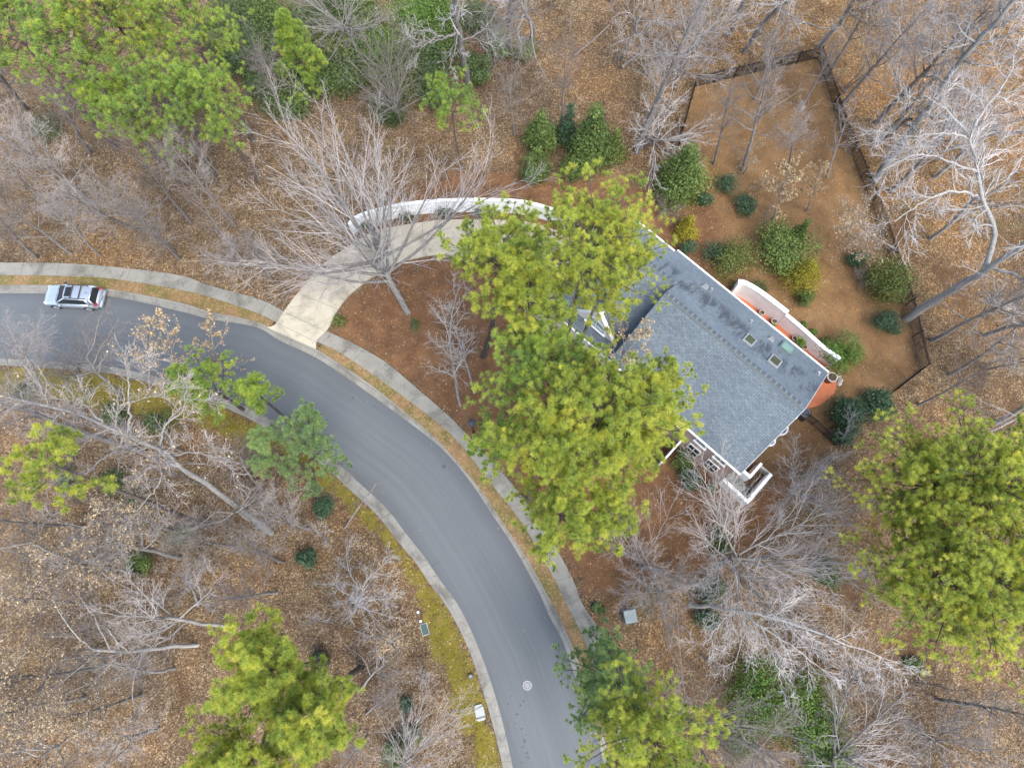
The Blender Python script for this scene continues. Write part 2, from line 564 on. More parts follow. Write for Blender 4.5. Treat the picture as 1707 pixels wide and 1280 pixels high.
def mat_shingle(name, stains):
    m, nt, b = new_mat(name)
    uv, U, Vv = uvs(nt)
    br = N(nt, "ShaderNodeTexBrick")
    br.offset = 0.5
    br.inputs["Scale"].default_value = 1.0
    br.inputs["Brick Width"].default_value = 0.36
    br.inputs["Row Height"].default_value = 0.165
    br.inputs["Mortar Size"].default_value = 0.022 if not stains else 0.012
    br.inputs["Mortar Smooth"].default_value = 0.2
    br.inputs["Bias"].default_value = -0.1
    br.inputs["Color1"].default_value = (0.113, 0.139, 0.156, 1)
    br.inputs["Color2"].default_value = (0.172, 0.205, 0.226, 1)
    br.inputs["Mortar"].default_value = (0.075, 0.09, 0.102, 1) if not stains else (0.115, 0.138, 0.155, 1)
    nt.links.new(uv, br.inputs["Vector"])
    c = br.outputs["Color"]
    n2 = noise(nt, 5.0, 5, 0.7)
    c = mixc(nt, c, (0.14, 0.17, 0.189), 0.30 if not stains else 0.55)
    c = mixc(nt, c, mixc(nt, c, (0.72, 0.72, 0.72), 1.0, 'MULTIPLY'), remap(nt, n2, 0.4, 0.7))
    g = noise(nt, 0.3, 3)
    c = mixc(nt, c, mixc(nt, c, (0.88, 0.88, 0.9), 1.0, 'MULTIPLY'), remap(nt, g, 0.4, 0.6))
    if stains:
        s = noise(nt, 1.0, 6, 0.7, uv, (1.25, 0.42, 1), 0.6)
        band = mathn(nt, 'MULTIPLY', remap(nt, Vv, 1.0, 2.4), remap(nt, Vv, 4.6, 3.2))
        k = mathn(nt, 'MULTIPLY', remap(nt, s, 0.44, 0.60), mathn(nt, 'ADD', mathn(nt, 'MULTIPLY', band, 0.8), 0.05))
        c = mixc(nt, c, (0.042, 0.048, 0.056), k)
    nt.links.new(c, b.inputs["Base Color"])
    b.inputs["Roughness"].default_value = 0.85
    b.inputs["Specular IOR Level"].default_value = 0.25
    bump(nt, b, br.outputs["Fac"], -0.5, 0.015)
    return m


def mat_siding():
    m, nt, b = new_mat('taupe_shingle_siding')
    n1, n2 = noise(nt, 2.5, 5, 0.7), noise(nt, 20, 4, 0.7)
    sp = N(nt, "ShaderNodeSeparateXYZ")
    nt.links.new(N(nt, "ShaderNodeNewGeometry").outputs["Position"], sp.inputs[0])
    w = N(nt, "ShaderNodeMath", operation='PINGPONG')
    nt.links.new(sp.outputs[2], w.inputs[0]); w.inputs[1].default_value = 0.11
    line = mathn(nt, 'LESS_THAN', w.outputs[0], 0.012)
    r = ramp(nt, [(0.3, (0.31, 0.22, 0.187)), (0.7, (0.42, 0.315, 0.275))])
    nt.links.new(mathn(nt, 'ADD', mathn(nt, 'MULTIPLY', n1, 0.5), mathn(nt, 'MULTIPLY', n2, 0.5)), r.inputs[0])
    c = mixc(nt, r.outputs[0], (0.13, 0.09, 0.08), mathn(nt, 'MULTIPLY', line, 0.6))
    nt.links.new(c, b.inputs["Base Color"])
    b.inputs["Roughness"].default_value = 0.85
    return m


M['ground'] = mat_ground()
M['verge'] = mat_verge()
M['asphalt'] = mat_asphalt()
M['walk'] = mat_concrete('sidewalk_concrete', (0.165, 0.158, 0.134), (0.255, 0.246, 0.21), 3.1)
M['kerb'] = mat_concrete('kerb_concrete', (0.165, 0.158, 0.138), (0.265, 0.255, 0.222), 3.0, (0.30, 0.165, 0.095))
M['drive'] = mat_concrete('driveway_concrete', (0.33, 0.295, 0.22), (0.46, 0.42, 0.325), 0, (0.36, 0.28, 0.17))
M['shingle'] = mat_shingle('blue_grey_shingles', False)
M['shingle_stained'] = mat_shingle('stained_blue_grey_shingles', True)
M['siding'] = mat_siding()
M['ridge'] = plain('ridge_vent_shingles', (0.13, 0.15, 0.168), 0.85, var=0.25, scale=5)
_nt = M['ridge'].node_tree
_sp = N(_nt, "ShaderNodeSeparateXYZ")
_nt.links.new(N(_nt, "ShaderNodeTexCoord").outputs["Object"], _sp.inputs[0])
_pp = N(_nt, "ShaderNodeMath", operation='PINGPONG')
_nt.links.new(_sp.outputs[0], _pp.inputs[0]); _pp.inputs[1].default_value = 0.22
_b = _nt.nodes["Principled BSDF"]
_src = _b.inputs["Base Color"].links[0].from_socket
_nt.links.new(mixc(_nt, _src, (0.05, 0.058, 0.066), mathn(_nt, 'MULTIPLY', mathn(_nt, 'LESS_THAN', _pp.outputs[0], 0.155), 0.75)), _b.inputs["Base Color"])


# ------------------------------------------------------------------ polyline tools
def resample(pts, n):
    pts = np.asarray(pts, float)
    # Catmull-Rom through the points, then even spacing
    q = np.vstack([2 * pts[0] - pts[1], pts, 2 * pts[-1] - pts[-2]])
    out = []
    for i in range(1, len(q) - 2):
        t = np.linspace(0, 1, 24, endpoint=False)[:, None]
        p0, p1, p2, p3 = q[i - 1], q[i], q[i + 1], q[i + 2]
        out.append(0.5 * (2 * p1 + (p2 - p0) * t + (2 * p0 - 5 * p1 + 4 * p2 - p3) * t ** 2 + (3 * p1 - p0 - 3 * p2 + p3) * t ** 3))
    c = np.vstack(out + [pts[-1:]])
    s = np.concatenate([[0], np.cumsum(np.linalg.norm(np.diff(c, axis=0), axis=1))])
    k = np.linspace(0, s[-1], n)
    return np.stack([np.interp(k, s, c[:, j]) for j in range(3)], 1)


def ribbon(name, A, B, ts, zs, mat, n=None):
    """surface between two polylines; ts across 0..1, zs heights"""
    nA = len(A)
    W = np.linalg.norm(B - A, axis=1)
    s = np.concatenate([[0], np.cumsum(np.linalg.norm(np.diff((A + B) / 2, axis=0), axis=1))])
    V, UV = [], []
    for t, z in zip(ts, zs):
        p = A * (1 - t) + B * t
        p = p.copy(); p[:, 2] = z
        V.append(p)
        UV.append(np.stack([s, np.full(nA, t) * W], 1))
    m = len(ts)
    V = np.stack(V, 1).reshape(-1, 3)
    UV = np.stack(UV, 1).reshape(-1, 2)
    i, j = np.meshgrid(np.arange(nA - 1), np.arange(m - 1), indexing='ij')
    a = (i * m + j).ravel()
    Fq = np.stack([a, a + 1, a + m + 1, a + m], 1)
    nrm = np.cross(V[Fq[:, 1]] - V[Fq[:, 0]], V[Fq[:, 2]] - V[Fq[:, 0]])[:, 2].sum()
    if nrm < 0: Fq = Fq[:, ::-1]
    return mesh_np(name, V, [Fq], mat, False, None, UV)


def sdist(pts, poly):
    """signed distance (positive inside) from pts (N,2) to polygon"""
    poly = np.asarray(poly)[:, :2]
    x, y = pts[:, 0], pts[:, 1]
    ins = np.zeros(len(pts), bool)
    d = np.full(len(pts), 1e9)
    for k in range(len(poly)):
        a, b = poly[k], poly[(k + 1) % len(poly)]
        ab = b - a
        t = np.clip(((x - a[0]) * ab[0] + (y - a[1]) * ab[1]) / (ab @ ab + 1e-12), 0, 1)
        d = np.minimum(d, np.hypot(x - a[0] - t * ab[0], y - a[1] - t * ab[1]))
        c = ((a[1] > y) != (b[1] > y)) & (x < (b[0] - a[0]) * (y - a[1]) / (b[1] - a[1] + 1e-12) + a[0])
        ins ^= c
    return np.where(ins, d, -d)


# ------------------------------------------------------------------ road layout (read off the photograph, on the ground)
E_out = [(-200, 489), (0, 489), (100, 490), (190, 495), (300, 519), (350, 532), (427, 545.5), (467, 568), (528, 597), (593, 640), (646, 678), (704, 721), (742, 753), (785, 804), (820, 857), (857, 912), (899, 988), (914, 1023), (937, 1066), (955, 1116), (985, 1200), (1010, 1280), (1038, 1390)]
K_out = [(-200, 476), (0, 476), (100, 477), (190, 484), (300, 505), (350, 520), (427, 543 - 6), (467, 556), (528, 583), (612, 637), (669, 682), (729, 733), (772, 781), (805, 821), (840, 874), (875, 925), (908, 983), (937, 1038), (962, 1096), (980, 1154), (1000, 1212), (1022, 1280), (1050, 1390)]
S_in = [(-200, 460), (0, 460), (100, 461), (190, 466), (300, 484), (350, 496), (430, 523), (463, 539), (530, 571), (568, 589), (639, 637), (717, 695), (765, 738), (825, 814), (870, 872), (922, 960), (941, 1000), (970, 1058), (985, 1098), (1010, 1170), (1042, 1280), (1070, 1390)]
S_out = [(-200, 438), (0, 439), (100, 440), (190, 446), (300, 460), (350, 477), (430, 499), (477, 521), (550, 555), (591, 574), (644, 605), (686, 640), (744, 690), (780, 726), (850, 803), (905, 876), (952, 960), (970, 1005), (998, 1048), (1018, 1103), (1048, 1180), (1080, 1280), (1108, 1390)]
E_in = [(-200, 592), (0, 598), (63, 602), (156, 608), (209, 616), (275, 632), (345, 652), (410, 678), (460, 704), (500, 727), (568, 777), (598, 804), (644, 847), (679, 892), (709, 930), (729, 960), (765, 1010), (795, 1073), (820, 1141), (840, 1212), (855, 1280), (875, 1390)]
K_in = [(-200, 604), (0, 609), (63, 613), (156, 619), (200, 626), (262, 642), (333, 663), (398, 690), (447, 715), (487, 739), (552, 788), (581, 815), (627, 857), (662, 901), (693, 938), (713, 968), (749, 1018), (780, 1080), (803, 1147), (823, 1215), (838, 1280), (857, 1390)]
NR = 200
eo, ko, si, so, ei, ki = [resample(PP(x), NR) for x in (E_out, K_out, S_in, S_out, E_in, K_in)]

DRIVE = [(446, 547), (461, 541), (477, 516), (502, 484), (540, 441), (583, 411), (613, 393), (644, 382), (704, 372), (742, 368), (830, 368), (880, 372), (925, 385), (958, 405), (980, 440), (975, 500), (935, 548), (905, 562), (880, 545), (872, 500), (866, 460), (848, 438), (775, 428), (729, 426), (679, 435), (646, 446), (593, 484), (568, 511), (547, 549), (529, 568), (528, 583)]
drive_w = PP(DRIVE)
MULCH1 = PP([(552, 556), (575, 511), (595, 488), (646, 450), (729, 430), (850, 441), (880, 560), (960, 600), (1060, 600), (1150, 690), (1200, 760), (1240, 850), (1290, 790), (1345, 740), (1300, 880), (1200, 950), (1070, 965), (985, 990), (955, 960), (905, 876), (850, 803), (780, 726), (686, 640), (600, 580)])
MULCH2 = PP([(470, 505), (505, 470), (545, 430), (590, 395), (600, 360), (680, 320), (760, 285), (870, 285), (950, 300), (1060, 300), (1130, 320), (1190, 330), (1210, 420), (1260, 480), (1150, 450), (1060, 420), (960, 400), (870, 372), (742, 368), (640, 384), (560, 430)])
YARD = PP([(1131, 242), (1158, 146), (1256, 122), (1362, 98), (1401, 218), (1452, 338), (1509, 509), (1534, 616), (1484, 655), (1430, 720), (1300, 800), (1200, 760), (1150, 500), (1130, 380)])
MOSS = PP([(-200, 600), (0, 612), (156, 618), (262, 642), (398, 690), (487, 739), (552, 788), (627, 857), (693, 938), (749, 1018), (803, 1147), (838, 1280), (857, 1390), (800, 1390), (790, 1250), (752, 1174), (742, 1124), (712, 1060), (689, 972), (640, 905), (560, 830), (470, 765), (370, 720), (250, 690), (120, 672), (0, 655), (-200, 650)])


# ------------------------------------------------------------------ ground sheet
def make_ground():
    xs = np.concatenate([[-2500, -900, -350, -150, -100], np.arange(-78, 78.01, 0.5), [100, 150, 350, 900, 2500]])
    ys = np.concatenate([[-2500, -900, -350, -120, -60], np.arange(-36, 98.01, 0.5), [120, 170, 350, 900, 2500]])
    X, Y = np.meshgrid(xs, ys, indexing='ij')
    pts = np.stack([X.ravel(), Y.ravel()], 1)
    Z = np.zeros(len(pts))
    mu = np.maximum(sdist(pts, MULCH1), sdist(pts, MULCH2))
    ya = sdist(pts, YARD)
    mo = sdist(pts, MOSS)
    sm = lambda d, w: np.clip(d / w * 0.5 + 0.5, 0, 1)
    warm = np.clip((pts[:, 0] - 2) / 26, 0, 1) * np.clip((pts[:, 1] - 12) / 26, 0, 1)
    nx, ny = len(xs), len(ys)
    i, j = np.meshgrid(np.arange(nx - 1), np.arange(ny - 1), indexing='ij')
    a = (i * ny + j).ravel()
    Fq = np.stack([a, a + ny, a + ny + 1, a + 1], 1)
    me = mesh_np('ground', np.column_stack([pts, Z]), [Fq], M['ground'], False,
                 dict(mulch=sm(mu, 2.2), yard=sm(ya, 1.4), moss=sm(mo, 1.6), warm=warm))
    tag(obj('ground', me), kind='structure')


make_ground()
tag(obj('road', ribbon('road', eo, ei, np.linspace(0, 1, 9), np.full(9, 0.02), M['asphalt'])), kind='structure')
tag(obj('kerb', ribbon('kerb', eo, ko, (0, 0.45, 0.62, 0.70, 0.97, 1.0), (0.026, 0.034, 0.05, 0.155, 0.16, 0.10), M['kerb'])), kind='structure')
tag(obj('kerb', ribbon('kerb', ei, ki, (0, 0.55, 0.8, 0.97, 1.0), (0.026, 0.05, 0.11, 0.12, 0.0), M['kerb'])), kind='structure')
iD0, iD1 = [int(np.argmin(np.linalg.norm(ko - P(*p), axis=1))) for p in ((455, 551), (528, 583))]
for a, b in ((0, iD0), (iD1, NR)):
    tag(obj('verge', ribbon('verge', ko[a:b], si[a:b], (0, 0.5, 1), (0.125, 0.135, 0.125), M['verge'])), kind='structure')
tag(obj('sidewalk', ribbon('sidewalk', si, so, (-0.002, 0, 0.5, 1, 1.002), (0.0, 0.148, 0.152, 0.148, 0.0), M['walk'])), kind='structure')


def slab(name, poly, z, mat, uv=True):
    V = np.array(poly, float); V[:, 2] = z
    Vb = V.copy(); Vb[:, 2] = -0.05
    n = len(V)
    VV = np.vstack([V, Vb])
    side = np.array([(k, k + n, (k + 1) % n + n, (k + 1) % n) for k in range(n)])
    ar = np.sum(V[:, 0] * np.roll(V[:, 1], -1) - np.roll(V[:, 0], -1) * V[:, 1])
    top = np.arange(n)[None, :] if ar > 0 else np.arange(n)[::-1][None, :]
    me = mesh_np(name, VV, [top, side], mat, False, None, VV[:, :2])
    return tag(obj(name, me), kind='structure')


dl = resample(PP(DRIVE[:15]), 90)
dr = resample(PP(DRIVE[17:]), 90)
slab('driveway', np.vstack([dl, PP(DRIVE[15:17]), dr]), 0.166, M['drive'])
jl = MB()
for a, b in (((463, 539), (529, 571)), ((478, 522), (546, 554)), ((505, 492), (566, 517)), ((546, 444), (598, 485)), ((617, 396), (644, 447)), ((704, 374), (707, 430)), ((790, 370), (790, 429))):
    pa, pb = P(*a, 0.168), P(*b, 0.168)
    jl.bar(pa, pb, 0.03, 0.006)
tag(jl.build('driveway_joint', M['box_dark']), kind='structure')

# dark oil spots and a tar smear on the road
rs = np.random.default_rng(5)
om = MB()
for (px, py, r) in [(868, 1175, 0.10), (862, 1190, .12), (870, 1214, .10), (874, 1234, .17), (878, 1255, .12), (880, 1262, .14), (859, 1205, .07), (847, 1172, .09), (873, 1168, .1), (850, 1140, .06), (929, 1082, .08), (864, 1081, .06), (588, 663, .12), (624, 678, .1), (740, 777, .22), (1012 - 160, 1160, .06), (872, 1245, .1), (876, 1224, .07), (792, 891, .08), (870, 1270, .12)]:
    c = P(px, py, 0.026)
    a0 = rs.uniform(0, 6)
    q = [(c[0] + r * rs.uniform(.6, 1.2) * math.cos(a0 + k), c[1] + r * rs.uniform(.4, 1.0) * math.sin(a0 + k), 0.026) for k in np.arange(0, 6.28, 0.785)]
    om.add(q, [tuple(range(len(q)))])
tag(om.build('oil_spot', plain('oil_stain', (0.05, 0.052, 0.055), 0.6)), kind='structure')


# ------------------------------------------------------------------ vegetation engine (vectorised)
def unit(v):
    return v / (np.linalg.norm(v, axis=-1, keepdims=True) + 1e-9)


def grow(rng, base, d, L, r0, r1, K, wig, up, wig_decay=1.0):
    """N shoots of K+1 points"""
    Nn = len(base)
    pts = np.zeros((Nn, K + 1, 3)); pts[:, 0] = base
    rad = r0[:, None] + (r1 - r0)[:, None] * np.linspace(0, 1, K + 1)[None, :]
    d = unit(d)
    for k in range(K):
        d = unit(d + rng.normal(0, wig, (Nn, 3)) + np.array([0, 0, 1.0]) * up)
        pts[:, k + 1] = pts[:, k] + d * (L / K)[:, None]
    return pts, rad


def sample(pts, rad, pi, t):
    K = pts.shape[1] - 1
    x = np.clip(t * K, 0, K - 1e-4); i = x.astype(int); f = (x - i)[:, None]
    p = pts[pi, i] * (1 - f) + pts[pi, i + 1] * f
    tan = unit(pts[pi, i + 1] - pts[pi, i])
    r = rad[pi, i] * (1 - f[:, 0]) + rad[pi, i + 1] * f[:, 0]
    return p, tan, r


def spawn(rng, pts, rad, n, t0, t1, ang, L, K, wig, up, rf=0.6, r_end=0.3, taper=0.5, rmin=0.006, alt=False, jit=0.25):
    """n children on each parent.  L: array of lengths per parent (or scalar)"""
    Np = len(pts)
    pi = np.repeat(np.arange(Np), n)
    k = np.tile(np.arange(n), Np)
    t = t0 + (t1 - t0) * (k + rng.uniform(0, 1, len(k))) / n
    p, tan, r = sample(pts, rad, pi, t)
    ref = np.where(np.abs(tan[:, 2:3]) < 0.9, np.array([[0, 0, 1.0]]), np.array([[1.0, 0, 0]]))
    u = unit(np.cross(tan, ref)); v = np.cross(u, tan)
    if alt:
        az = np.where(k % 2 == 0, 0.0, math.pi) + rng.normal(0, 0.5, len(k))
    else:
        az = k * 2.4 + np.repeat(rng.uniform(0, 6.28, Np), n) + rng.normal(0, 0.4, len(k))
    a = ang * (1 + rng.normal(0, jit, len(k)))
    d = tan * np.cos(a)[:, None] + (u * np.cos(az)[:, None] + v * np.sin(az)[:, None]) * np.sin(a)[:, None]
    LL = (L if np.isscalar(L) else L[pi]) * (1 - taper * (t - t0) / max(1e-6, t1 - t0)) * rng.uniform(0.65, 1.25, len(k))
    r0 = np.maximum(r * rf, rmin)
    q, rr = grow(rng, p, d, LL, r0, np.maximum(r0 * r_end, rmin * 0.7), K, wig, up)
    return q, rr, LL


def tube(pts, rad, S):
    """(N,K,3),(N,K) -> verts, quads"""
    Nn, K, _ = pts.shape
    tan = np.gradient(pts, axis=1) if K > 2 else np.repeat(pts[:, 1:2] - pts[:, 0:1], K, 1)
    tan = unit(tan)
    m = unit(pts[:, -1] - pts[:, 0])
    ref = np.where(np.abs(m[:, 2:3]) < 0.8, np.array([[0, 0, 1.0]]), np.array([[1.0, 0, 0]]))[:, None, :]
    u = unit(np.cross(tan, np.broadcast_to(ref, tan.shape))); v = np.cross(tan, u)
    a = np.arange(S) * 2 * math.pi / S
    ring = u[:, :, None, :] * np.cos(a)[None, None, :, None] + v[:, :, None, :] * np.sin(a)[None, None, :, None]
    V = (pts[:, :, None, :] + ring * rad[:, :, None, None]).reshape(-1, 3)
    n, k, s = np.meshgrid(np.arange(Nn), np.arange(K - 1), np.arange(S), indexing='ij')
    b = n * K * S + k * S
    s2 = (s + 1) % S
    Fq = np.stack([b + s, b + s2, b + S + s2, b + S + s], -1).reshape(-1, 4)
    return V, Fq


def merge(parts):
    V, Fc, o = [], [], 0
    for v, f in parts:
        V.append(v); Fc.append(f + o); o += len(v)
    return np.vstack(V), np.vstack(Fc)


def cards(rng, c, nrm, size, aspect=0.5):
    """leaf-shaped quads (diamonds) at c facing nrm"""
    n = len(c)
    r = unit(rng.normal(0, 1, (n, 3)))
    u = unit(np.cross(nrm, r)); v = np.cross(nrm, u)
    s = size[:, None]
    V = np.stack([c - u * s, c + v * s * aspect, c + u * s, c - v * s * aspect], 1).reshape(-1, 3)
    Fq = np.arange(4 * n).reshape(n, 4)
    return V, Fq


# ---- bare trees -> dict of meshes
def bare_meshes(seed, kind, h=14.0, R=5.0, twigm='twig_grey', barkm='bark_grey', leaves=0, dens=1.0, trunk_r=None, lean=(0, 0), thick=1.0):
    rng = np.random.default_rng(seed)
    z1 = np.zeros((1, 3))
    tr = trunk_r or h * 0.0125
    d0 = np.array([[lean[0], lean[1], 1.0]])
    nn = lambda x: max(2, int(round(x * dens)))
    tw = 0.0088 * thick
    if kind == 'vase':
        T, Tr = grow(rng, z1, d0, np.array([h * 0.45]), np.array([tr]), np.array([tr * 0.7]), 6, 0.04, 0.02)
        A, Ar, AL = spawn(rng, T, Tr, 20, 0.5, 1.0, 0.78, h * 0.80, 9, 0.04, 0.03, 0.6, 0.18, 0.15, 0.02, jit=0.35)
        B, Br, BL = spawn(rng, A, Ar, nn(9), 0.10, 0.97, 0.55, AL * 0.46, 6, 0.05, 0.025, 0.55, 0.25, 0.5, tw)
        C, Cr, CL = spawn(rng, B, Br, nn(7), 0.12, 0.98, 0.48, BL * 0.5, 4, 0.06, 0.02, 0.6, 0.4, 0.4, tw)
        D, Dr, DL = spawn(rng, C, Cr, 5, 0.12, 1.0, 0.5, CL * 0.55, 2, 0.08, 0.02, 0.7, 0.6, 0.3, tw * 0.85)
        trunk = [tube(T, Tr, 9), tube(A, Ar, 6)]
        fine = [tube(B, Br, 4), tube(C, Cr, 3), tube(D, Dr, 3)]
        tips = (C, D)
    elif kind == 'forest':
        T, Tr = grow(rng, z1, d0, np.array([h]), np.array([tr]), np.array([tr * 0.15]), 14, 0.025, 0.03)
        A, Ar, AL = spawn(rng, T, Tr, 20, 0.38, 0.98, 0.85, R * 1.05, 7, 0.10, 0.06, 0.5, 0.2, 0.45, 0.018, jit=0.3)
        B, Br, BL = spawn(rng, A, Ar, nn(7), 0.2, 1.0, 0.65, AL * 0.5, 5, 0.12, 0.03, 0.55, 0.3, 0.4, tw)
        C, Cr, CL = spawn(rng, B, Br, nn(5), 0.15, 1.0, 0.7, BL * 0.5, 3, 0.14, 0.03, 0.6, 0.5, 0.3, tw)
        D, Dr, DL = spawn(rng, C, Cr, 3, 0.2, 1.0, 0.7, CL * 0.5, 2, 0.15, 0.03, 0.7, 0.7, 0.3, tw * 0.85)
        trunk = [tube(T, Tr, 8), tube(A, Ar, 5)]
        fine = [tube(B, Br, 4), tube(C, Cr, 3), tube(D, Dr, 3)]
        tips = (C, D)
    elif kind == 'spread':            # crooked, wide open limbs
        T, Tr = grow(rng, z1, d0, np.array([h * 0.6]), np.array([tr]), np.array([tr * 0.6]), 7, 0.08, 0.02)
        A, Ar, AL = spawn(rng, T, Tr, 8, 0.55, 1.0, 0.9, R * 1.2, 9, 0.17, 0.05, 0.6, 0.22, 0.1, 0.02, jit=0.3)
        B, Br, BL = spawn(rng, A, Ar, nn(8), 0.15, 1.0, 0.75, AL * 0.45, 6, 0.14, 0.02, 0.55, 0.3, 0.4, tw)
        C, Cr, CL = spawn(rng, B, Br, nn(7), 0.15, 1.0, 0.7, BL * 0.5, 4, 0.13, 0.02, 0.6, 0.5, 0.3, tw)
        D, Dr, DL = spawn(rng, C, Cr, 4, 0.15, 1.0, 0.65, CL * 0.55, 2, 0.14, 0.0, 0.7, 0.7, 0.3, tw * 0.85)
        trunk = [tube(T, Tr, 8), tube(A, Ar, 6)]
        fine = [tube(B, Br, 4), tube(C, Cr, 3), tube(D, Dr, 3)]
        tips = (C, D)
    elif kind == 'dome':              # ornamental, dense round head of fine shoots
        T, Tr = grow(rng, z1, d0, np.array([h * 0.25]), np.array([tr]), np.array([tr * 0.8]), 4, 0.06, 0.02)
        A, Ar, AL = spawn(rng, T, Tr, 12, 0.35, 1.0, 0.95, R * 1.2, 8, 0.055, 0.015, 0.55, 0.2, 0.1, 0.02, jit=0.3)
        B, Br, BL = spawn(rng, A, Ar, nn(9), 0.12, 1.0, 0.55, AL * 0.5, 6, 0.07, 0.015, 0.55, 0.3, 0.45, tw)
        C, Cr, CL = spawn(rng, B, Br, nn(7), 0.1, 1.0, 0.5, BL * 0.52, 4, 0.08, 0.01, 0.6, 0.5, 0.4, tw)
        D, Dr, DL = spawn(rng, C, Cr, 4, 0.15, 1.0, 0.6, CL * 0.5, 2, 0.12, 0.0, 0.7, 0.7, 0.3, tw * 0.85)
        trunk = [tube(T, Tr, 8), tube(A, Ar, 5)]
        fine = [tube(B, Br, 4), tube(C, Cr, 3), tube(D, Dr, 3)]
        tips = (C, D)
    else:                             # sapling
        T, Tr = grow(rng, z1, d0, np.array([h]), np.array([tr]), np.array([tr * 0.2]), 10, 0.05, 0.03)
        A, Ar, AL = spawn(rng, T, Tr, 13, 0.25, 0.98, 0.8, R, 5, 0.12, 0.05, 0.5, 0.3, 0.5, tw)
        B, Br, BL = spawn(rng, A, Ar, nn(5), 0.15, 1.0, 0.7, AL * 0.5, 4, 0.14, 0.03, 0.6, 0.5, 0.4, tw)
        C, Cr, CL = spawn(rng, B, Br, nn(3), 0.2, 1.0, 0.7, BL * 0.5, 3, 0.15, 0.02, 0.7, 0.6, 0.3, tw * 0.85)
        trunk = [tube(T, Tr, 6)]
        fine = [tube(A, Ar, 3), tube(B, Br, 3), tube(C, Cr, 3)]
        tips = (B, C)
    out = {}
    v, f = merge(trunk)
    out['trunk'] = mesh_np('bare_trunk', v, [f], M[barkm], True)
    v, f = merge(fine)
    out['crown'] = mesh_np('bare_crown', v, [f], M[twigm], False)
    if leaves:
        q = np.vstack([tips[0].reshape(-1, 3), tips[1].reshape(-1, 3)])
        q = q[rng.integers(0, len(q), leaves)] + rng.normal(0, 0.05, (leaves, 3))
        nr = unit(rng.normal(0, 1, (leaves, 3)) + np.array([0, 0, 0.7]))
        v, f = cards(rng, q, nr, rng.uniform(0.05, 0.10, leaves), 0.6)
        out['dead_leaves'] = mesh_np('dead_leaves', v, [f], M['dead'], False, dict(tint=np.repeat(rng.uniform(0, 1, leaves), 4)))
    return out


def limb_tree(seed, polys, twigm, barkm, dens=1.0, leaves=0, tw=0.009, L1=3.4):
    """tree whose big limbs follow given 3-D lines [(points, r0, r1)] relative to its base"""
    rng = np.random.default_rng(seed)
    trunk, fine, tips = [], [], []
    for pts, r0, r1, t0 in polys:
        K = 18
        q = resample(np.asarray(pts, float), K)
        q[1:-1] += rng.normal(0, 0.05, (K - 2, 3))
        A = q[None]; Ar = np.linspace(r0, r1, K)[None]
        trunk.append(tube(A, Ar, 8))
        LL = np.linalg.norm(np.diff(q, axis=0), axis=1).sum()
        n1 = max(3, int(LL * (1 - t0) * 1.5 * dens))
        B, Br, BL = spawn(rng, A, Ar, n1, t0, 1.0, 0.85, L1, 8, 0.15, 0.05, 0.55, 0.25, 0.3, tw * 1.4, jit=0.3)
        C, Cr, CL = spawn(rng, B, Br, int(9 * dens) + 1, 0.12, 1.0, 0.7, BL * 0.5, 5, 0.12, 0.02, 0.55, 0.35, 0.4, tw)
        D, Dr, DL = spawn(rng, C, Cr, 6, 0.12, 1.0, 0.65, CL * 0.55, 3, 0.12, 0.0, 0.65, 0.6, 0.3, tw * 0.85)
        trunk.append(tube(B, Br, 5))
        fine += [tube(C, Cr, 3), tube(D, Dr, 3)]
        tips.append(D.reshape(-1, 3))
    out = {}
    v, f = merge(trunk); out['trunk'] = mesh_np('limbed_trunk', v, [f], M[barkm], True)
    v, f = merge(fine); out['crown'] = mesh_np('limbed_crown', v, [f], M[twigm], False)
    if leaves:
        q = np.vstack(tips)
        q = q[rng.integers(0, len(q), leaves)] + rng.normal(0, 0.06, (leaves, 3))
        v, f = cards(rng, q, unit(rng.normal(0, 1, (leaves, 3)) + np.array([0, 0, 0.7])), rng.uniform(0.05, 0.10, leaves), 0.6)
        out['dead_leaves'] = mesh_np('dead_leaves', v, [f], M['dead'], False, dict(tint=np.repeat(rng.uniform(0, 1, leaves), 4)))
    return out


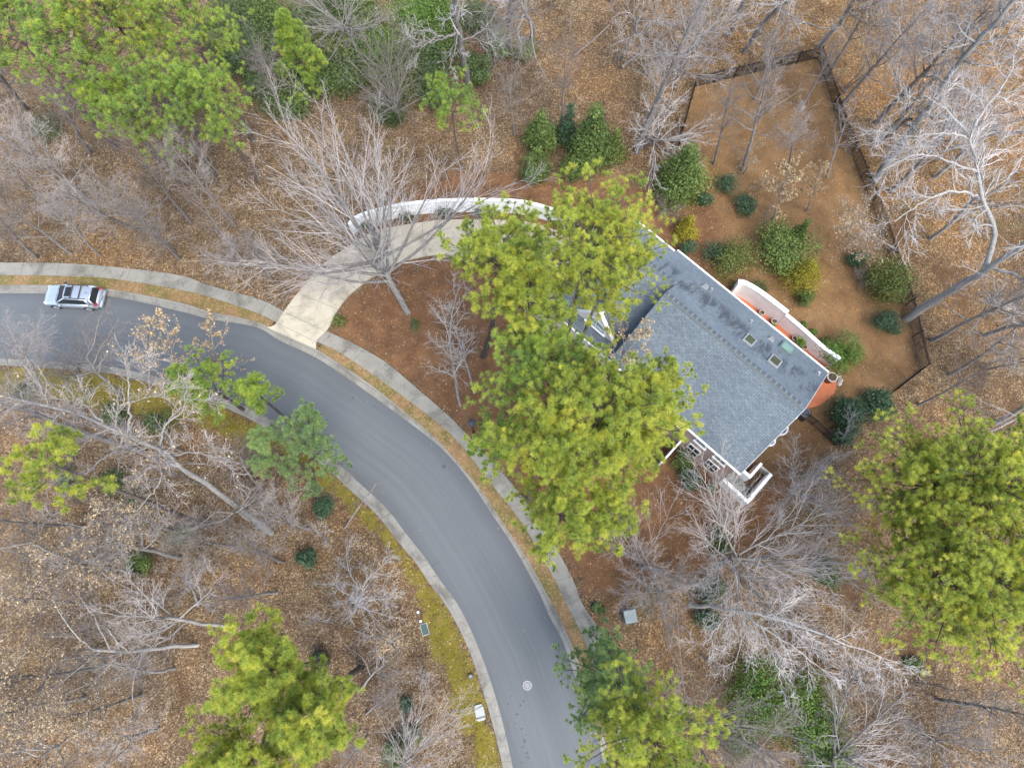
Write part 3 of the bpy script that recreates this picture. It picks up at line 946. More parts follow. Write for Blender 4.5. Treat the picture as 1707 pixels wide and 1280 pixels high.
# ---- pines
def pine_meshes(seed, h, R, depth, mat='pine', dens=1.0, tuft=0.27, conical=0.0, trunk_r=None, lean=(0, 0), sparse=0.0):
    rng = np.random.default_rng(seed)
    tr = trunk_r or 0.06 + h * 0.0095
    T, Tr = grow(rng, np.zeros((1, 3)), np.array([[lean[0], lean[1], 1.0]]), np.array([h]), np.array([tr]), np.array([0.03]), 16, 0.018, 0.02)
    nl = int(46 * dens * max(0.7, depth / 8))
    t0 = 1 - depth / h
    t = np.sort(t0 + (0.985 - t0) * ((np.arange(nl) + rng.uniform(0, 1, nl)) / nl) ** 0.85)
    p, tan, r = sample(T, Tr, np.zeros(nl, int), t)
    s = (t - t0) / (1 - t0)
    prof = (1 - conical) * np.sqrt(np.clip(1 - (np.clip(s - 0.2, 0, 1) / 0.84) ** 2, 0.03, 1)) * np.clip(0.75 + s * 1.6, 0, 1) + conical * (1.02 - s)
    L = R * prof * rng.uniform(0.55, 1.2, nl)
    az = np.arange(nl) * 2.4 + rng.normal(0, 0.5, nl)
    el = 0.10 + 0.8 * s ** 2 + rng.normal(0, 0.12, nl)
    d = np.stack([np.cos(az) * np.cos(el), np.sin(az) * np.cos(el), np.sin(el)], 1)
    r0 = np.clip(0.014 + 0.009 * L, 0.015, 0.06)
    A, Ar = grow(rng, p, d, L, r0, r0 * 0.3, 6, 0.09, 0.03)
    nb, nc = 6, 4
    B, Br, BL = spawn(rng, A, Ar, nb, 0.18, 1.0, 0.8, np.clip(L * 0.40, 0.4, 2.0), 4, 0.10, 0.10, 0.5, 0.5, 0.45, 0.012)
    C, Cr, CL = spawn(rng, B, Br, nc, 0.2, 1.0, 0.75, np.clip(BL * 0.5, 0.25, 0.9), 2, 0.08, 0.2, 0.6, 0.7, 0.3, 0.010)
    if sparse:
        keep = rng.uniform(0, 1, len(C)) > sparse
        C, Cr = C[keep], Cr[keep]
    # tufts sit at the shoot ends
    ends = np.vstack([C[:, -1], B[:, -1], A[:, -1]])
    dirs = unit(np.vstack([C[:, -1] - C[:, -2], B[:, -1] - B[:, -2], A[:, -1] - A[:, -2]]) + np.array([0, 0, 0.35]))
    nt_ = len(ends)
    nn = 68
    pi = np.repeat(np.arange(nt_), nn)
    dv = unit(dirs[pi] * 0.55 + rng.normal(0, 0.55, (len(pi), 3)) + np.array([0, 0, 0.25]))
    tsz = tuft * rng.uniform(0.8, 1.2, nt_)
    ln = (tsz[pi] * rng.uniform(0.8, 1.15, len(pi)))[:, None]
    b0 = ends[pi] - dirs[pi] * (rng.uniform(0, 0.10, len(pi))[:, None])
    sd = unit(np.cross(dv, np.array([0, 0, 1.0]) + rng.normal(0, 0.3, (len(pi), 3)))) * 0.0098
    tip = b0 + dv * ln + np.array([0, 0, -0.02])
    V = np.stack([b0 - sd, b0 + sd, tip], 1).reshape(-1, 3)
    Fq = np.arange(len(V)).reshape(-1, 3)
    # natural colour drift: tufts vary by limb and tuft
    limb_t = rng.normal(0, 0.10, nl)
    ci = np.repeat(np.repeat(np.arange(nl), nb), nc)
    if sparse: ci = ci[keep]
    lt = np.concatenate([limb_t[ci], limb_t[np.repeat(np.arange(nl), nb)], limb_t])
    tint = np.clip(0.55 + lt + rng.normal(0, 0.17, nt_), 0.02, 0.98)
    tv = np.repeat(np.clip(tint[pi] + rng.normal(0, 0.06, len(pi)), 0, 1), 3)
    # a few brown shed needles
    v, f = merge([tube(T, Tr, 8), tube(A, Ar, 5), tube(B, Br, 3), tube(C, Cr, 3)])
    return dict(trunk=mesh_np('pine_trunk', v, [f], M['bark_pine'], True),
                crown=mesh_np('pine_crown', V, [Fq], M[mat], False, dict(tint=tv)))


# ---- evergreen shrubs and small trees
def shrub_meshes(seed, h, R, shape, mat, n=2600, leaf=0.075, lobes=14, stem=True):
    rng = np.random.default_rng(seed)
    C, Rr = [], []
    for k in range(lobes):
        if shape == 'cone':
            zz = (k + 0.5) / lobes
            rr = R * (1.0 - zz) ** 0.8
            a = k * 2.4 + rng.uniform(-.5, .5)
            q = rr * 0.62 * rng.uniform(0.3, 1.0)
            C.append((q * math.cos(a), q * math.sin(a), h * (0.08 + 0.85 * zz)))
            Rr.append(max(0.16 * R + 0.08, 0.55 * rr * rng.uniform(0.8, 1.15)))
        else:
            u = unit(rng.normal(0, 1, 3))
            q = rng.uniform(0.35, 0.72)
            C.append((u[0] * R * q, u[1] * R * q, h * 0.52 + u[2] * h * 0.42 * q))
            Rr.append(R * rng.uniform(0.32, 0.5))
    C, Rr = np.array(C), np.array(Rr)
    w = Rr ** 2; w /= w.sum()
    li = rng.choice(lobes, n, p=w)
    u = unit(rng.normal(0, 1, (n, 3)) + np.array([0, 0, 0.25]))
    sc = np.array([1, 1, 1.0 if shape != 'cone' else 1.25])
    pos = C[li] + u * sc * (Rr[li] * rng.uniform(0.72, 1.08, n) ** 0.7)[:, None]
    cell0 = np.floor(pos / 0.22).astype(int)
    h0 = np.sin(cell0 @ np.array([17.3, 51.7, 29.1])) * 23758.5
    h0 = h0 - np.floor(h0)
    pos = pos + u * sc * (Rr[li] * np.where(h0 > 0.68, rng.uniform(0.0, 0.6, n), np.where(h0 < 0.22, -rng.uniform(0, 0.35, n), 0)))[:, None]
    pos[:, 2] = np.maximum(pos[:, 2], 0.04)
    nr = unit(u + rng.normal(0, 0.55, (n, 3)))
    V, Fq = cards(rng, pos, nr, leaf * rng.uniform(0.7, 1.35, n), 0.55)
    lt = rng.normal(0, 0.10, lobes)
    # clumpy tint by small cells
    cell = np.floor(pos / 0.35).astype(int)
    hsh = np.sin(cell @ np.array([12.9, 78.2, 37.7])) * 43758.5
    hsh = hsh - np.floor(hsh)
    tint = np.clip(0.5 + lt[li] + (hsh - 0.5) * 0.35 + rng.normal(0, 0.12, n), 0, 1)
    out = dict(foliage=mesh_np('shrub_leaves', V, [Fq], M[mat], False, dict(tint=np.repeat(tint, 4))))
    # stems that carry the lobes
    K = 4
    T = np.zeros((lobes, K + 1, 3))
    for k in range(K + 1):
        f = k / K
        T[:, k] = C * np.array([f, f, f ** 0.8]) + (rng.normal(0, 0.03, (lobes, 3)) if 0 < k else 0)
    v, f = tube(T, np.linspace(0.02 + 0.012 * R, 0.01, K + 1)[None].repeat(lobes, 0), 4)
    out['stem'] = mesh_np('shrub_stems', v, [f], M['bark_grey'], False)
    return out


def place(name, meshes, label, cat, loc, rz=0.0, sc=1.0, group=None, tilt=None, scz=None):
    t = thing(name, label, cat, tuple(loc), rz, group)
    t.scale = (sc, sc, scz or sc)
    if tilt is not None:
        # lean the whole plant towards a world direction
        from mathutils import Matrix, Vector
        d = Vector((tilt[0], tilt[1], 1.0)).normalized()
        q = Vector((0, 0, 1)).rotation_difference(d)
        from mathutils import Quaternion
        t.rotation_euler = (q @ Quaternion((0, 0, 1), rz)).to_euler()
    for k, me in meshes.items():
        obj(k, me, t)
    return t


# ------------------------------------------------------------------ house
HS = P(1234.7, 785, 5.3)
HRZ = math.atan2(-0.68952485, 0.72426202)
house = thing('house', 'two storey taupe house with blue grey shingle roof and three skylights', 'house', (HS[0], HS[1], 0), HRZ)


def shingle_quad(name, pts, mat, parent, vdir):
    """roof plane from polygon pts (local), uv: u along x, v down the slope"""
    V = np.array(pts, float)
    n = len(V)
    nr = np.cross(V[1] - V[0], V[2] - V[0]); nr /= np.linalg.norm(nr)
    if nr[2] < 0:
        V = V[::-1]; nr = -nr
    low = V - nr * 0.14
    VV = np.vstack([V, low])
    side = np.array([(k, k + n, (k + 1) % n + n, (k + 1) % n) for k in range(n)])
    vd = np.array(vdir, float); vd /= np.linalg.norm(vd)
    ud = np.cross(nr, vd)
    uv = np.stack([VV @ ud, VV @ vd - (V @ vd).min()], 1)
    me = mesh_np(name, VV, [np.arange(n)[None], np.arange(2 * n - 1, n - 1, -1)[None], side], mat, False, None, uv)
    return obj(name, me, parent)


RZ, RD, EZ = 8.75, 5.30, 5.28
slopeN = (RZ - EZ) / (10.34 - RD)
WR, WZ = 6.85, RZ - (6.85 - RD) * slopeN
WE, WEZ = 0.5, 3.4
zwing = lambda d: WEZ + (WZ - WEZ) / (WR - WE) * (d - WE)
main_roof = shingle_quad('roof', [(-12.42, -0.12, EZ - 0.08), (0.12, -0.12, EZ - 0.08), (0.12, RD, RZ), (-12.42, RD, RZ)], M['shingle'], house, (0, -1, -0.68))
rear_roof = shingle_quad('roof', [(0.12, RD, RZ), (0.12, 10.40, EZ - 0.04), (-14.57, 10.40, EZ - 0.04), (-14.57, 10.05, EZ + 0.2), (-18.55, 10.05, EZ + 0.2), (-18.55, WR, WZ), (-12.42, WR, WZ), (-12.42, RD, RZ)], M['shingle_stained'], house, (0, 1, -0.68))
wing_roof = shingle_quad('roof', [(-18.55, WE, WEZ), (-12.3, WE, WEZ), (-12.3, WR, WZ), (-18.55, WR, WZ)], M['shingle'], house, (0, -1, -0.68))

w = MB()
w.box((-6.2, 5.15, 2.55), (12.0, 10.06, 5.1))
w.prism([(0, 0)], 0, 0) if False else None
# gable triangles
for x in (-0.2, -12.2):
    th = 0.1 if x > -1 else -0.1
    V = [(x, 0.12, 5.1), (x, 10.18, 5.1), (x, RD, RZ - 0.2), (x - th, 0.12, 5.1), (x - th, 10.18, 5.1), (x - th, RD, RZ - 0.2)]
    w.add(V, [(0, 1, 2), (5, 4, 3), (0, 2, 5, 3), (2, 1, 4, 5), (1, 0, 3, 4)])
w.build('wall', M['siding'], house)
w = MB(); w.box((-6.2, 0.02, 0.2), (12.06, 0.22, 0.4)); w.box((-6.2, 0.03, 0.62), (12.02, 0.18, 0.06))
w.build('foundation', plain('brown_foundation', (0.22, 0.17, 0.14), 0.9), house)
w = MB()
w.box((-15.3, 5.4, 1.6), (6.1, 8.9, 3.2))
w.build('garage_wall', M['stucco'], house)
w = MB()   # stepped gable wall of the wing at its outer end
V = [(-18.4, 1.0, 3.1), (-18.4, 9.8, 3.1), (-18.4, 9.8, 5.0), (-18.4, WR, WZ - 0.2), (-18.3, 1.0, 3.1), (-18.3, 9.8, 3.1), (-18.3, 9.8, 5.0), (-18.3, WR, WZ - 0.2)]
w.add(V, [(0, 3, 2, 1), (4, 5, 6, 7), (0, 4, 7, 3), (3, 7, 6, 2), (2, 6, 5, 1)])
w.build('gable_wall', M['stucco'], house)

g = MB()
g.box((-6.15, -0.19, EZ - 0.10), (12.6, 0.13, 0.13))
g.build('gutter', M['white'], house)
g = MB(); g.box((-7.2, 10.47, EZ - 0.08), (14.7, 0.12, 0.13)); g.build('gutter', M['white'], house)
g = MB(); g.box((-16.6, 10.12, EZ + 0.16), (3.95, 0.12, 0.13)); g.build('gutter', M['white'], house)
g = MB(); g.box((-15.42, WE - 0.07, WEZ - 0.05), (6.3, 0.12, 0.12)); g.build('gutter', M['white'], house)
g = MB()
g.bar((0.15, -0.12, EZ - 0.16), (0.15, RD, RZ - 0.08), 0.05, 0.16)
g.bar((0.15, RD, RZ - 0.08), (0.15, 10.4, EZ - 0.12), 0.05, 0.16)
g.build('rake_board', plain('grey_rake_board', (0.36, 0.36, 0.37), 0.7), house)
# shingled ridge vents: short caps in a row
rs = np.random.default_rng(3)
for (x0, x1, y, z) in ((-12.4, -0.1, RD, RZ), (-18.5, -12.45, WR, WZ)):
    mb = MB()
    n = int((x1 - x0) / 0.30)
    for k in range(n):
        xx = x0 + (k + 0.5) * (x1 - x0) / n
        lift = 0.045 + 0.006 * (k % 2)
        V = [(xx - 0.165, y - 0.10, z - 0.10 * 0.66 + lift), (xx + 0.135, y - 0.10, z - 0.10 * 0.66 + lift + .012), (xx + 0.135, y, z + lift + .012), (xx - 0.165, y, z + lift),
             (xx - 0.165, y + 0.22, z - 0.22 * slopeN + lift), (xx + 0.135, y + 0.22, z - 0.22 * slopeN + lift + .012)]
        mb.add(V, [(0, 1, 2, 3), (3, 2, 5, 4)])
    mb.build('ridge_cap', M['ridge'], house)
    mb = MB(); mb.box(((x0 + x1) / 2, y - 0.15, z - 0.085), (x1 - x0, 0.08, 0.07)); mb.build('ridge_vent', M['box_dark'], house)

# dormer with the arched window
DX, DYF, DZ, DHW = -15.1, 1.45, 7.15, 2.05
d0 = zwing(DYF)
drm = MB()
V = [(DX - DHW, DYF, d0 - 0.05), (DX + DHW, DYF, d0 - 0.05), (DX, DYF, DZ), (DX - DHW, DYF + 0.15, d0 - 0.05), (DX + DHW, DYF + 0.15, d0 - 0.05), (DX, DYF + 0.15, DZ)]
drm.add(V, [(0, 1, 2), (5, 4, 3), (0, 2, 5, 3), (2, 1, 4, 5)])
dormer = drm.build('dormer', M['stucco'], house)
yb = WE + (DZ - 0.06 - WEZ) / (WZ - WEZ) * (WR - WE)
for sgn in (-1, 1):
    a = (DX + sgn * (DHW + 0.02), DYF + 0.16, d0 - 0.02)
    b = (DX, DYF + 0.16, DZ + 0.03)
    c = (DX, yb + 0.25, DZ + 0.03)
    shingle_quad('dormer_roof', [a, b, c], M['shingle'], house, (sgn, 0, -1.5))
cp = MB()
for sgn in (-1, 1):
    cp.bar((DX + sgn * (DHW + 0.1), DYF + 0.03, d0 - 0.05), (DX, DYF + 0.03, DZ + 0.08), 0.3, 0.12)
cp.box((DX, DYF + 0.03, DZ + 0.14), (0.5, 0.34, 0.2))
cp.build('coping', plain('cream_coping', (0.74, 0.72, 0.66), 0.8), dormer)
arch = [(-0.85, 0), (0.85, 0), (0.85, 0.55)] + [(0.85 * math.cos(a), 0.55 + 0.75 * math.sin(a)) for a in np.linspace(0.15, math.pi - 0.15, 10)] + [(-0.85, 0.55)]


def arch_part(name, s, y0, y1, mat, par):
    mb = MB()
    n = len(arch)
    V = [(DX + x * s, y0, 4.35 + (z - 0.5) * s + 0.5) for x, z in arch] + [(DX + x * s, y1, 4.35 + (z - 0.5) * s + 0.5) for x, z in arch]
    mb.add(V, [tuple(range(n)), tuple(range(2 * n - 1, n - 1, -1))] + [(k, k + n, (k + 1) % n + n, (k + 1) % n) for k in range(n)])
    return mb.build(name, mat, par)


awin = arch_part('window', 1.14, DYF - 0.05, DYF + 0.02, M['white'], house)
arch_part('pane', 0.98, DYF - 0.07, DYF - 0.045, M['glass_arch'], awin)
mb = MB(); mb.box((DX, DYF - 0.08, 4.95), (0.06, 0.03, 1.2)); mb.box((DX, DYF - 0.08, 4.9), (1.6, 0.03, 0.06)); mb.box((DX, DYF - 0.10, 4.30), (2.1, 0.16, 0.10))
mb.build('frame', M['white'], awin)


def window(x, z, ww, hh, gl, mull):
    mb = MB()
    mb.box((x, 0.085, z), (ww + 0.22, 0.07, hh + 0.22))
    wd = mb.build('window', M['white'], house)
    mb = MB(); mb.box((x, 0.035, z), (ww, 0.05, hh)); mb.build('pane', gl, wd)
    mb = MB(); mb.box((x, 0.02, z - hh / 2 - 0.13), (ww + 0.34, 0.18, 0.08)); mb.build('sill', M['white'], wd)
    if mull:
        mb = MB(); mb.box((x, 0.0, z), (0.07, 0.03, hh)); mb.box((x, 0.0, z), (ww, 0.03, 0.05)); mb.build('muntin', M['white'], wd)


window(-1.46, 4.25, 0.84, 0.98, M['glass_pale'], False)
window(-3.27, 4.25, 0.84, 0.98, M['glass_pale'], False)
window(-1.46, 1.45, 0.92, 1.55, M['glass'], True)
window(-3.27, 1.45, 0.92, 1.55, M['glass'], True)
window(-5.4, 4.25, 0.84, 0.98, M['glass_pale'], False)
window(-8.4, 4.25, 0.84, 0.98, M['glass_pale'], False)


def on_rear(px, py):
    """ray through a photo point onto the rear roof plane (local coordinates)"""
    z = 7.0
    for _ in range(30):
        p = P(px, py, z) - np.array([HS[0], HS[1], 0])
        y = p[0] * 0.68952485 + p[1] * 0.72426202
        z = RZ - (y - RD) * slopeN
    return np.array([p[0] * 0.72426202 - p[1] * 0.68952485, y, z])


sl = math.atan(slopeN)
AX = np.array([[1, 0, 0], [0, math.cos(sl), -math.sin(sl)], [0, math.sin(sl), math.cos(sl)]])   # x, down slope, normal
for (px, py, ww, hh, gl) in ((1249, 568, 0.62, 0.95, M['glass_sky']), (1291, 603, 0.66, 0.95, M['glass_sky']), (1311, 581, 0.85, 0.98, M['glass_green'])):
    q = on_rear(px, py)
    mb = MB(); mb.box(q + AX[2] * 0.05, (ww + 0.22, hh + 0.22, 0.16), ax=AX)
    sk = mb.build('skylight', plain('skylight_frame', (0.25, 0.265, 0.265), 0.5) if gl is not M['glass_green'] else plain('green_skylight_frame', (0.10, 0.14, 0.135), 0.5), house)
    mb = MB(); mb.box(q + AX[2] * 0.135, (ww, hh, 0.03), ax=AX); mb.build('pane', gl, sk)
for (px, py, r, big) in ((1251, 537, .07, 0), (1285, 566, .14, 1), (1363, 623, .10, 0), (1175, 479, .16, 1), (1185, 484, .07, 0)):
    q = on_rear(px, py)
    mb = MB()
    if big:
        mb.box(q + AX[2] * 0.03, (r * 3.2, r * 3.2, 0.06), ax=AX)
        mb.box(q + AX[2] * 0.12, (r * 2, r * 2.2, 0.2), ax=AX)
    else:
        mb.lathe(q, [(0.001, 0.34), (r, 0.34), (r, -0.1)], 12)
        mb.box(q + AX[2] * 0.012, (r * 3.6, r * 3.6, 0.03), ax=AX)
    mb.build('roof_vent', M['vent'], house)
# round navy canopies with white rims on the side wall
for y, r in ((4.4, 0.62), (5.75, 0.75), (7.25, 0.62)):
    mb = MB()
    n = 14
    V = [(-0.2, y, 2.95)] + [(-0.15 + (r + .35) * math.sin(a) * 1.05, y - r * math.cos(a), 2.45) for a in np.linspace(0, math.pi, n)]
    mb.add(V, [(0, k, k + 1) for k in range(1, n)])
    aw = mb.build('awning', M['navy'], house)
    mb = MB()
    for k in range(n - 1):
        a, b = np.array(V[k + 1]), np.array(V[k + 2])
        mb.bar(a, b + (b - a) * 0.2, 0.13, 0.16)
    mb.build('rim', M['white'], aw)


def hw(x, y, z=0.0):
    """house-local point -> world"""
    return np.array([HS[0] + x * 0.72426202 + y * 0.68952485, HS[1] - x * 0.68952485 + y * 0.72426202, z])


# terrace behind the house
TER = [(1205, 482), (1222, 487), (1240, 497), (1262, 512), (1293, 537), (1324, 563), (1355, 591), (1381, 609), (1391, 622), (1395, 636), (1394, 646), (1391, 655), (1382, 664), (1366, 676), (1350, 680), (1338, 681), (1310, 640), (1230, 540)]
slab('terrace', PP(TER, 0.1), 0.12, M['terracotta'])
mb = MB()
for k in range(-2, 16):
    a, b = hw(-k * 0.9 + 1.0, 10.6, 0.122), hw(-k * 0.9 + 1.0, 11.6, 0.122)


def wall_along(mb, pts, h0, h1, th, z0=-0.05):
    """thick wall following pts; height from h0 to h1"""
    pts = np.asarray(pts, float)
    n = len(pts)
    tan = np.gradient(pts, axis=0); tan /= np.linalg.norm(tan, axis=1)[:, None]
    nr = np.stack([-tan[:, 1], tan[:, 0], np.zeros(n)], 1)
    hs = np.linspace(h0, h1, n)
    A, B = pts + nr * th / 2, pts - nr * th / 2
    V = []
    for k in range(n):
        V += [(A[k][0], A[k][1], z0), (A[k][0], A[k][1], hs[k]), (B[k][0], B[k][1], hs[k]), (B[k][0], B[k][1], z0)]
    Fs = []
    for k in range(n - 1):
        a, b = 4 * k, 4 * k + 4
        for i in range(3):
            Fs.append((a + i, b + i, b + i + 1, a + i + 1))
    Fs += [(3, 2, 1, 0), (4 * n - 4, 4 * n - 3, 4 * n - 2, 4 * n - 1)]
    mb.add(V, Fs)
    return hs


# curved white wall along the driveway
wp = resample(PP([(589, 391), (597, 381), (607, 376), (622, 371), (640, 366.5), (679, 358.5), (729, 353.5), (790, 352), (855, 354), (890, 360), (925, 371), (955, 386), (990, 405)]), 60)
wt = thing('garden_wall', 'long curved white masonry wall beside the driveway with round shrubs before it', 'wall', tuple(wp[30]))
o = np.array(wp[30]) * np.array([1, 1, 0])
mb = MB(); wall_along(mb, wp, 1.7, 2.0, 0.22); mb.build('wall', M['render_white'], wt, False, None, -o)
mb = MB(); 
cap = wp.copy()
tan = np.gradient(cap, axis=0); tan /= np.linalg.norm(tan, axis=1)[:, None]
for k in range(0, 59):
    a, b = cap[k].copy(), cap[k + 1].copy(); a[2] = 1.72 + 0.3 * k / 59 + .02; b[2] = a[2]
    mb.bar(a, b + (b - a) * 0.02, 0.30, 0.06)
mb.build('coping', M['white'], wt, False, None, -o)

# terrace wall: taller curved part and lower straight part
tp = resample(PP([(1217, 489), (1228, 491), (1246, 501), (1267, 516), (1290, 534), (1296, 539)]), 30)
tq = resample(PP([(1296.5, 539.5), (1324, 563), (1355, 591), (1383, 611)]), 24)
tw_ = thing('terrace_wall', 'white rendered wall curving around the terracotta terrace behind the house', 'wall', (tp[-1][0], tp[-1][1], 0))
o = tp[-1] * np.array([1, 1, 0])
mb = MB(); wall_along(mb, tp, 2.2, 2.35, 0.34); wall_along(mb, tq, 1.95, 1.9, 0.24); mb.build('wall', M['render_white'], tw_, False, None, -o)
mb = MB()
for q, h0, wd in ((tp, 2.3, 0.4), (tq, 1.93, 0.32)):
    for k in range(len(q) - 1):
        a, b = q[k].copy(), q[k + 1].copy(); a[2] = b[2] = h0 + 0.05
        mb.bar(a, b + (b - a) * 0.02, wd, 0.06)
mb.build('coping', M['white'], tw_, False, None, -o)

# white stairwell walls at the front corner
st = thing('stairwell_wall', 'angular white masonry walls of the sunken stairs at the house front corner', 'wall', tuple(hw(0, 0)))
o = hw(0, 0)


def hwall(mb, a, b, h, th):
    A, B = hw(*a), hw(*b)
    mid = (A + B) / 2; mid[2] = h / 2 - 0.02
    mb.box(mid, (np.linalg.norm(B - A), th, h), rz=math.atan2(B[1] - A[1], B[0] - A[0]))


mb = MB()
hwall(mb, (-0.1, -0.02), (2.30, -0.10), 1.35, 0.26)
hwall(mb, (2.32, -0.23), (2.32, 2.85), 1.37, 0.26)
mb.build('outer_wall', M['render_white'], st, False, None, -o)
mb = MB()
hwall(mb, (-0.18, 1.45), (1.20, 1.40), 1.75, 0.22)
hwall(mb, (1.21, 1.29), (1.21, 2.85), 1.77, 0.20)
mb.build('inner_wall', M['render_white'], st, False, None, -o)
mb = MB(); hwall(mb, (1.3, 2.95), (2.46, 2.98), 0.9, 0.16); mb.build('end_wall', plain('grey_masonry', (0.36, 0.35, 0.32), 0.9), st, False, None, -o)
mb = MB()
for k in range(7):
    A = hw(0.1 + k * 0.30, 0.65, 0.10 + 0.09 * (6 - k))
    mb.box(A, (0.30, 1.0, 0.2), rz=HRZ)
mb.build('steps', M['box_dark'], st, False, None, -o)
fw = thing('fin_wall', 'short white wall running out from the house front under the pine crown', 'wall', tuple(hw(-4.43, 0)))
mb = MB(); hwall(mb, (-4.43, -2.6), (-4.43, -0.05), 2.3, 0.13); mb.build('wall', M['render_white'], fw, False, None, -hw(-4.43, 0))

# ------------------------------------------------------------------ terrace pots and other small things by the house


def pot(px, py, r, h, label, plant=None):
    c = P(px, py, 0.12 + h); c[2] = 0.125
    t = thing('plant_pot', label, 'pot', tuple(c), 0, 'round clay pots on the terrace')
    mb = MB(); mb.lathe((0, 0, 0), [(0.01, 0), (r * 0.68, 0), (r * 0.92, h * 0.75), (r * 0.94, h), (r * 0.8, h), (r * 0.78, h - 0.07)], 20); mb.build('body', M['clay'], t, True)
    mb = MB(); mb.lathe((0, 0, 0), [(r * 0.80, h - 0.05), (r, h - 0.05), (r, h + 0.03), (r * 0.82, h + 0.03), (r * 0.80, h - 0.02)], 20); mb.build('rim', M['clay_rim'], t)
    mb = MB(); mb.lathe((0, 0, 0), [(0.001, h - 0.03), (r * 0.4, h - 0.035), (r * 0.81, h - 0.06)], 16); mb.build('soil', M['soil'], t)
    if plant:
        ms = shrub_meshes(int(px), plant, plant * 0.62, 'round', 'bright', 420, 0.07, 8)
        o = obj('plant', ms['foliage'], t); o.location = (0, 0, h - 0.05)
    return t


pot(1270.5, 521, 0.24, 0.55, 'bare clay pot nearest the curved end of the terrace', None)
pot(1291, 535.5, 0.25, 0.6, 'bare clay pot with pale rim second from curved terrace end', None)
pot(1325, 564, 0.22, 0.5, 'dark empty clay pot beside the leafy potted plant', None)
pot(1333, 572, 0.24, 0.5, 'clay pot holding a leafy green plant against the white terrace wall', 0.85)
pot(1341.5, 578.5, 0.22, 0.45, 'low clay pot just right of the leafy potted plant', None)
pot(1379.5, 616, 0.24, 0.5, 'small dark pot behind the roof corner beside the huge pot', None)
pot(1387.5, 628.5, 0.42, 0.9, 'very large wide clay planter beside the roof corner', None)
pot(1264, 526, 0.16, 0.3, 'small pot tucked under the rear eave by the curved terrace end', 0.35)
pot(1287, 543, 0.16, 0.3, 'small leafy pot tucked under the eave mid terrace', 0.4)
rs = np.random.default_rng(8)
for k, (px, py, lb) in enumerate([(1397, 627, 'grey field stone nearest the white wall beside the huge pot'), (1400, 634, 'pale rounded stone beside the huge clay planter'), (1398, 640, 'flat grey stone at the tip of the terrace edge')]):
    t = MB()
    n1 = 9
    prof = [(0.02, 0.26), (0.16, 0.22), (0.24, 0.1), (0.22, -0.02)]
    t.lathe((0, 0, 0), prof, n1)
    V = np.vstack(t.v) * rs.uniform(0.8, 1.2, (len(np.vstack(t.v)), 3)); t.v = [V]
    o = t.build('stone', M['stone'], None, True); o.location = P(px, py, 0); tag(o, lb, 'stone', 'stones by the terrace')

# air conditioner with a round fan
c = P(1342, 687, 0.9); c[2] = 0
ac = thing('air_conditioner', 'dark round-fan air conditioner unit at the gable corner', 'air conditioner', tuple(c), HRZ)
mb = MB(); mb.bevbox((0, 0, 0.45), (0.86, 0.86, 0.86), 0.05); mb.build('casing', plain('brown_black_casing', (0.045, 0.036, 0.034), 0.6), ac)
mb = MB(); mb.lathe((0, 0, 0.88), [(0.30, 0.0), (0.40, 0.0), (0.40, 0.05), (0.30, 0.05), (0.30, 0.0)], 24); mb.lathe((0, 0, 0.88), [(0.14, 0.03), (0.19, 0.03), (0.19, 0.05), (0.14, 0.05)], 18)
for k in range(8):
    a = k * math.pi / 4
    mb.bar((0, 0, 0.91), (0.34 * math.cos(a), 0.34 * math.sin(a), 0.91), 0.025)
mb.build('fan_grille', plain('slate_grille', (0.10, 0.11, 0.13), 0.5), ac)

# ------------------------------------------------------------------ iron fences


def fence(name, label, pts, h, spacing, pick=0.115, shown=True):
    pts = PP(pts)
    t = thing(name, label, 'fence', tuple(pts[0]))
    o = pts[0]
    for a, b in zip(pts[:-1], pts[1:]):
        L = np.linalg.norm(b - a)
        n = max(1, int(round(L / spacing)))
        for k in range(n):
            p, q = a + (b - a) * k / n, a + (b - a) * (k + 1) / n
            mb = MB(); mb.box((p[0], p[1], (h + 0.1) / 2), (0.075, 0.075, h + 0.1), rz=math.atan2(b[1] - a[1], b[0] - a[0]))
            mb.box((p[0], p[1], h + 0.12), (0.10, 0.10, 0.04)); mb.build('post', M['black_metal'], t, False, None, -o)
            mb = MB()
            for z in (0.12, h - 0.18, h - 0.02):
                mb.bar(p + [0, 0, z], q + [0, 0, z], 0.04)
            m_ = int(np.linalg.norm(q - p) / pick)
            for j in range(1, m_):
                r = p + (q - p) * j / m_
                mb.box((r[0], r[1], h / 2 + 0.03), (0.034, 0.034, h - 0.06))
            mb.build('panel', M['black_metal'], t, False, None, -o)
    p = pts[-1]
    mb = MB(); mb.box((p[0], p[1], (h + 0.1) / 2), (0.075, 0.075, h + 0.1)); mb.build('post', M['black_metal'], t, False, None, -o)
    return t


fence('iron_fence', 'tall black picket fence enclosing the brown back yard on three sides', [(1128, 252), (1157, 146), (1256, 122.5), (1362, 98), (1401, 216), (1452, 338), (1509, 509), (1534, 616), (1484, 655)], 1.5, 2.35)
fence('iron_fence', 'short black picket fence run beside the air conditioner and gable end', [(1340, 697), (1353, 707), (1391, 742)], 1.25, 1.25)

# ------------------------------------------------------------------ things along the street


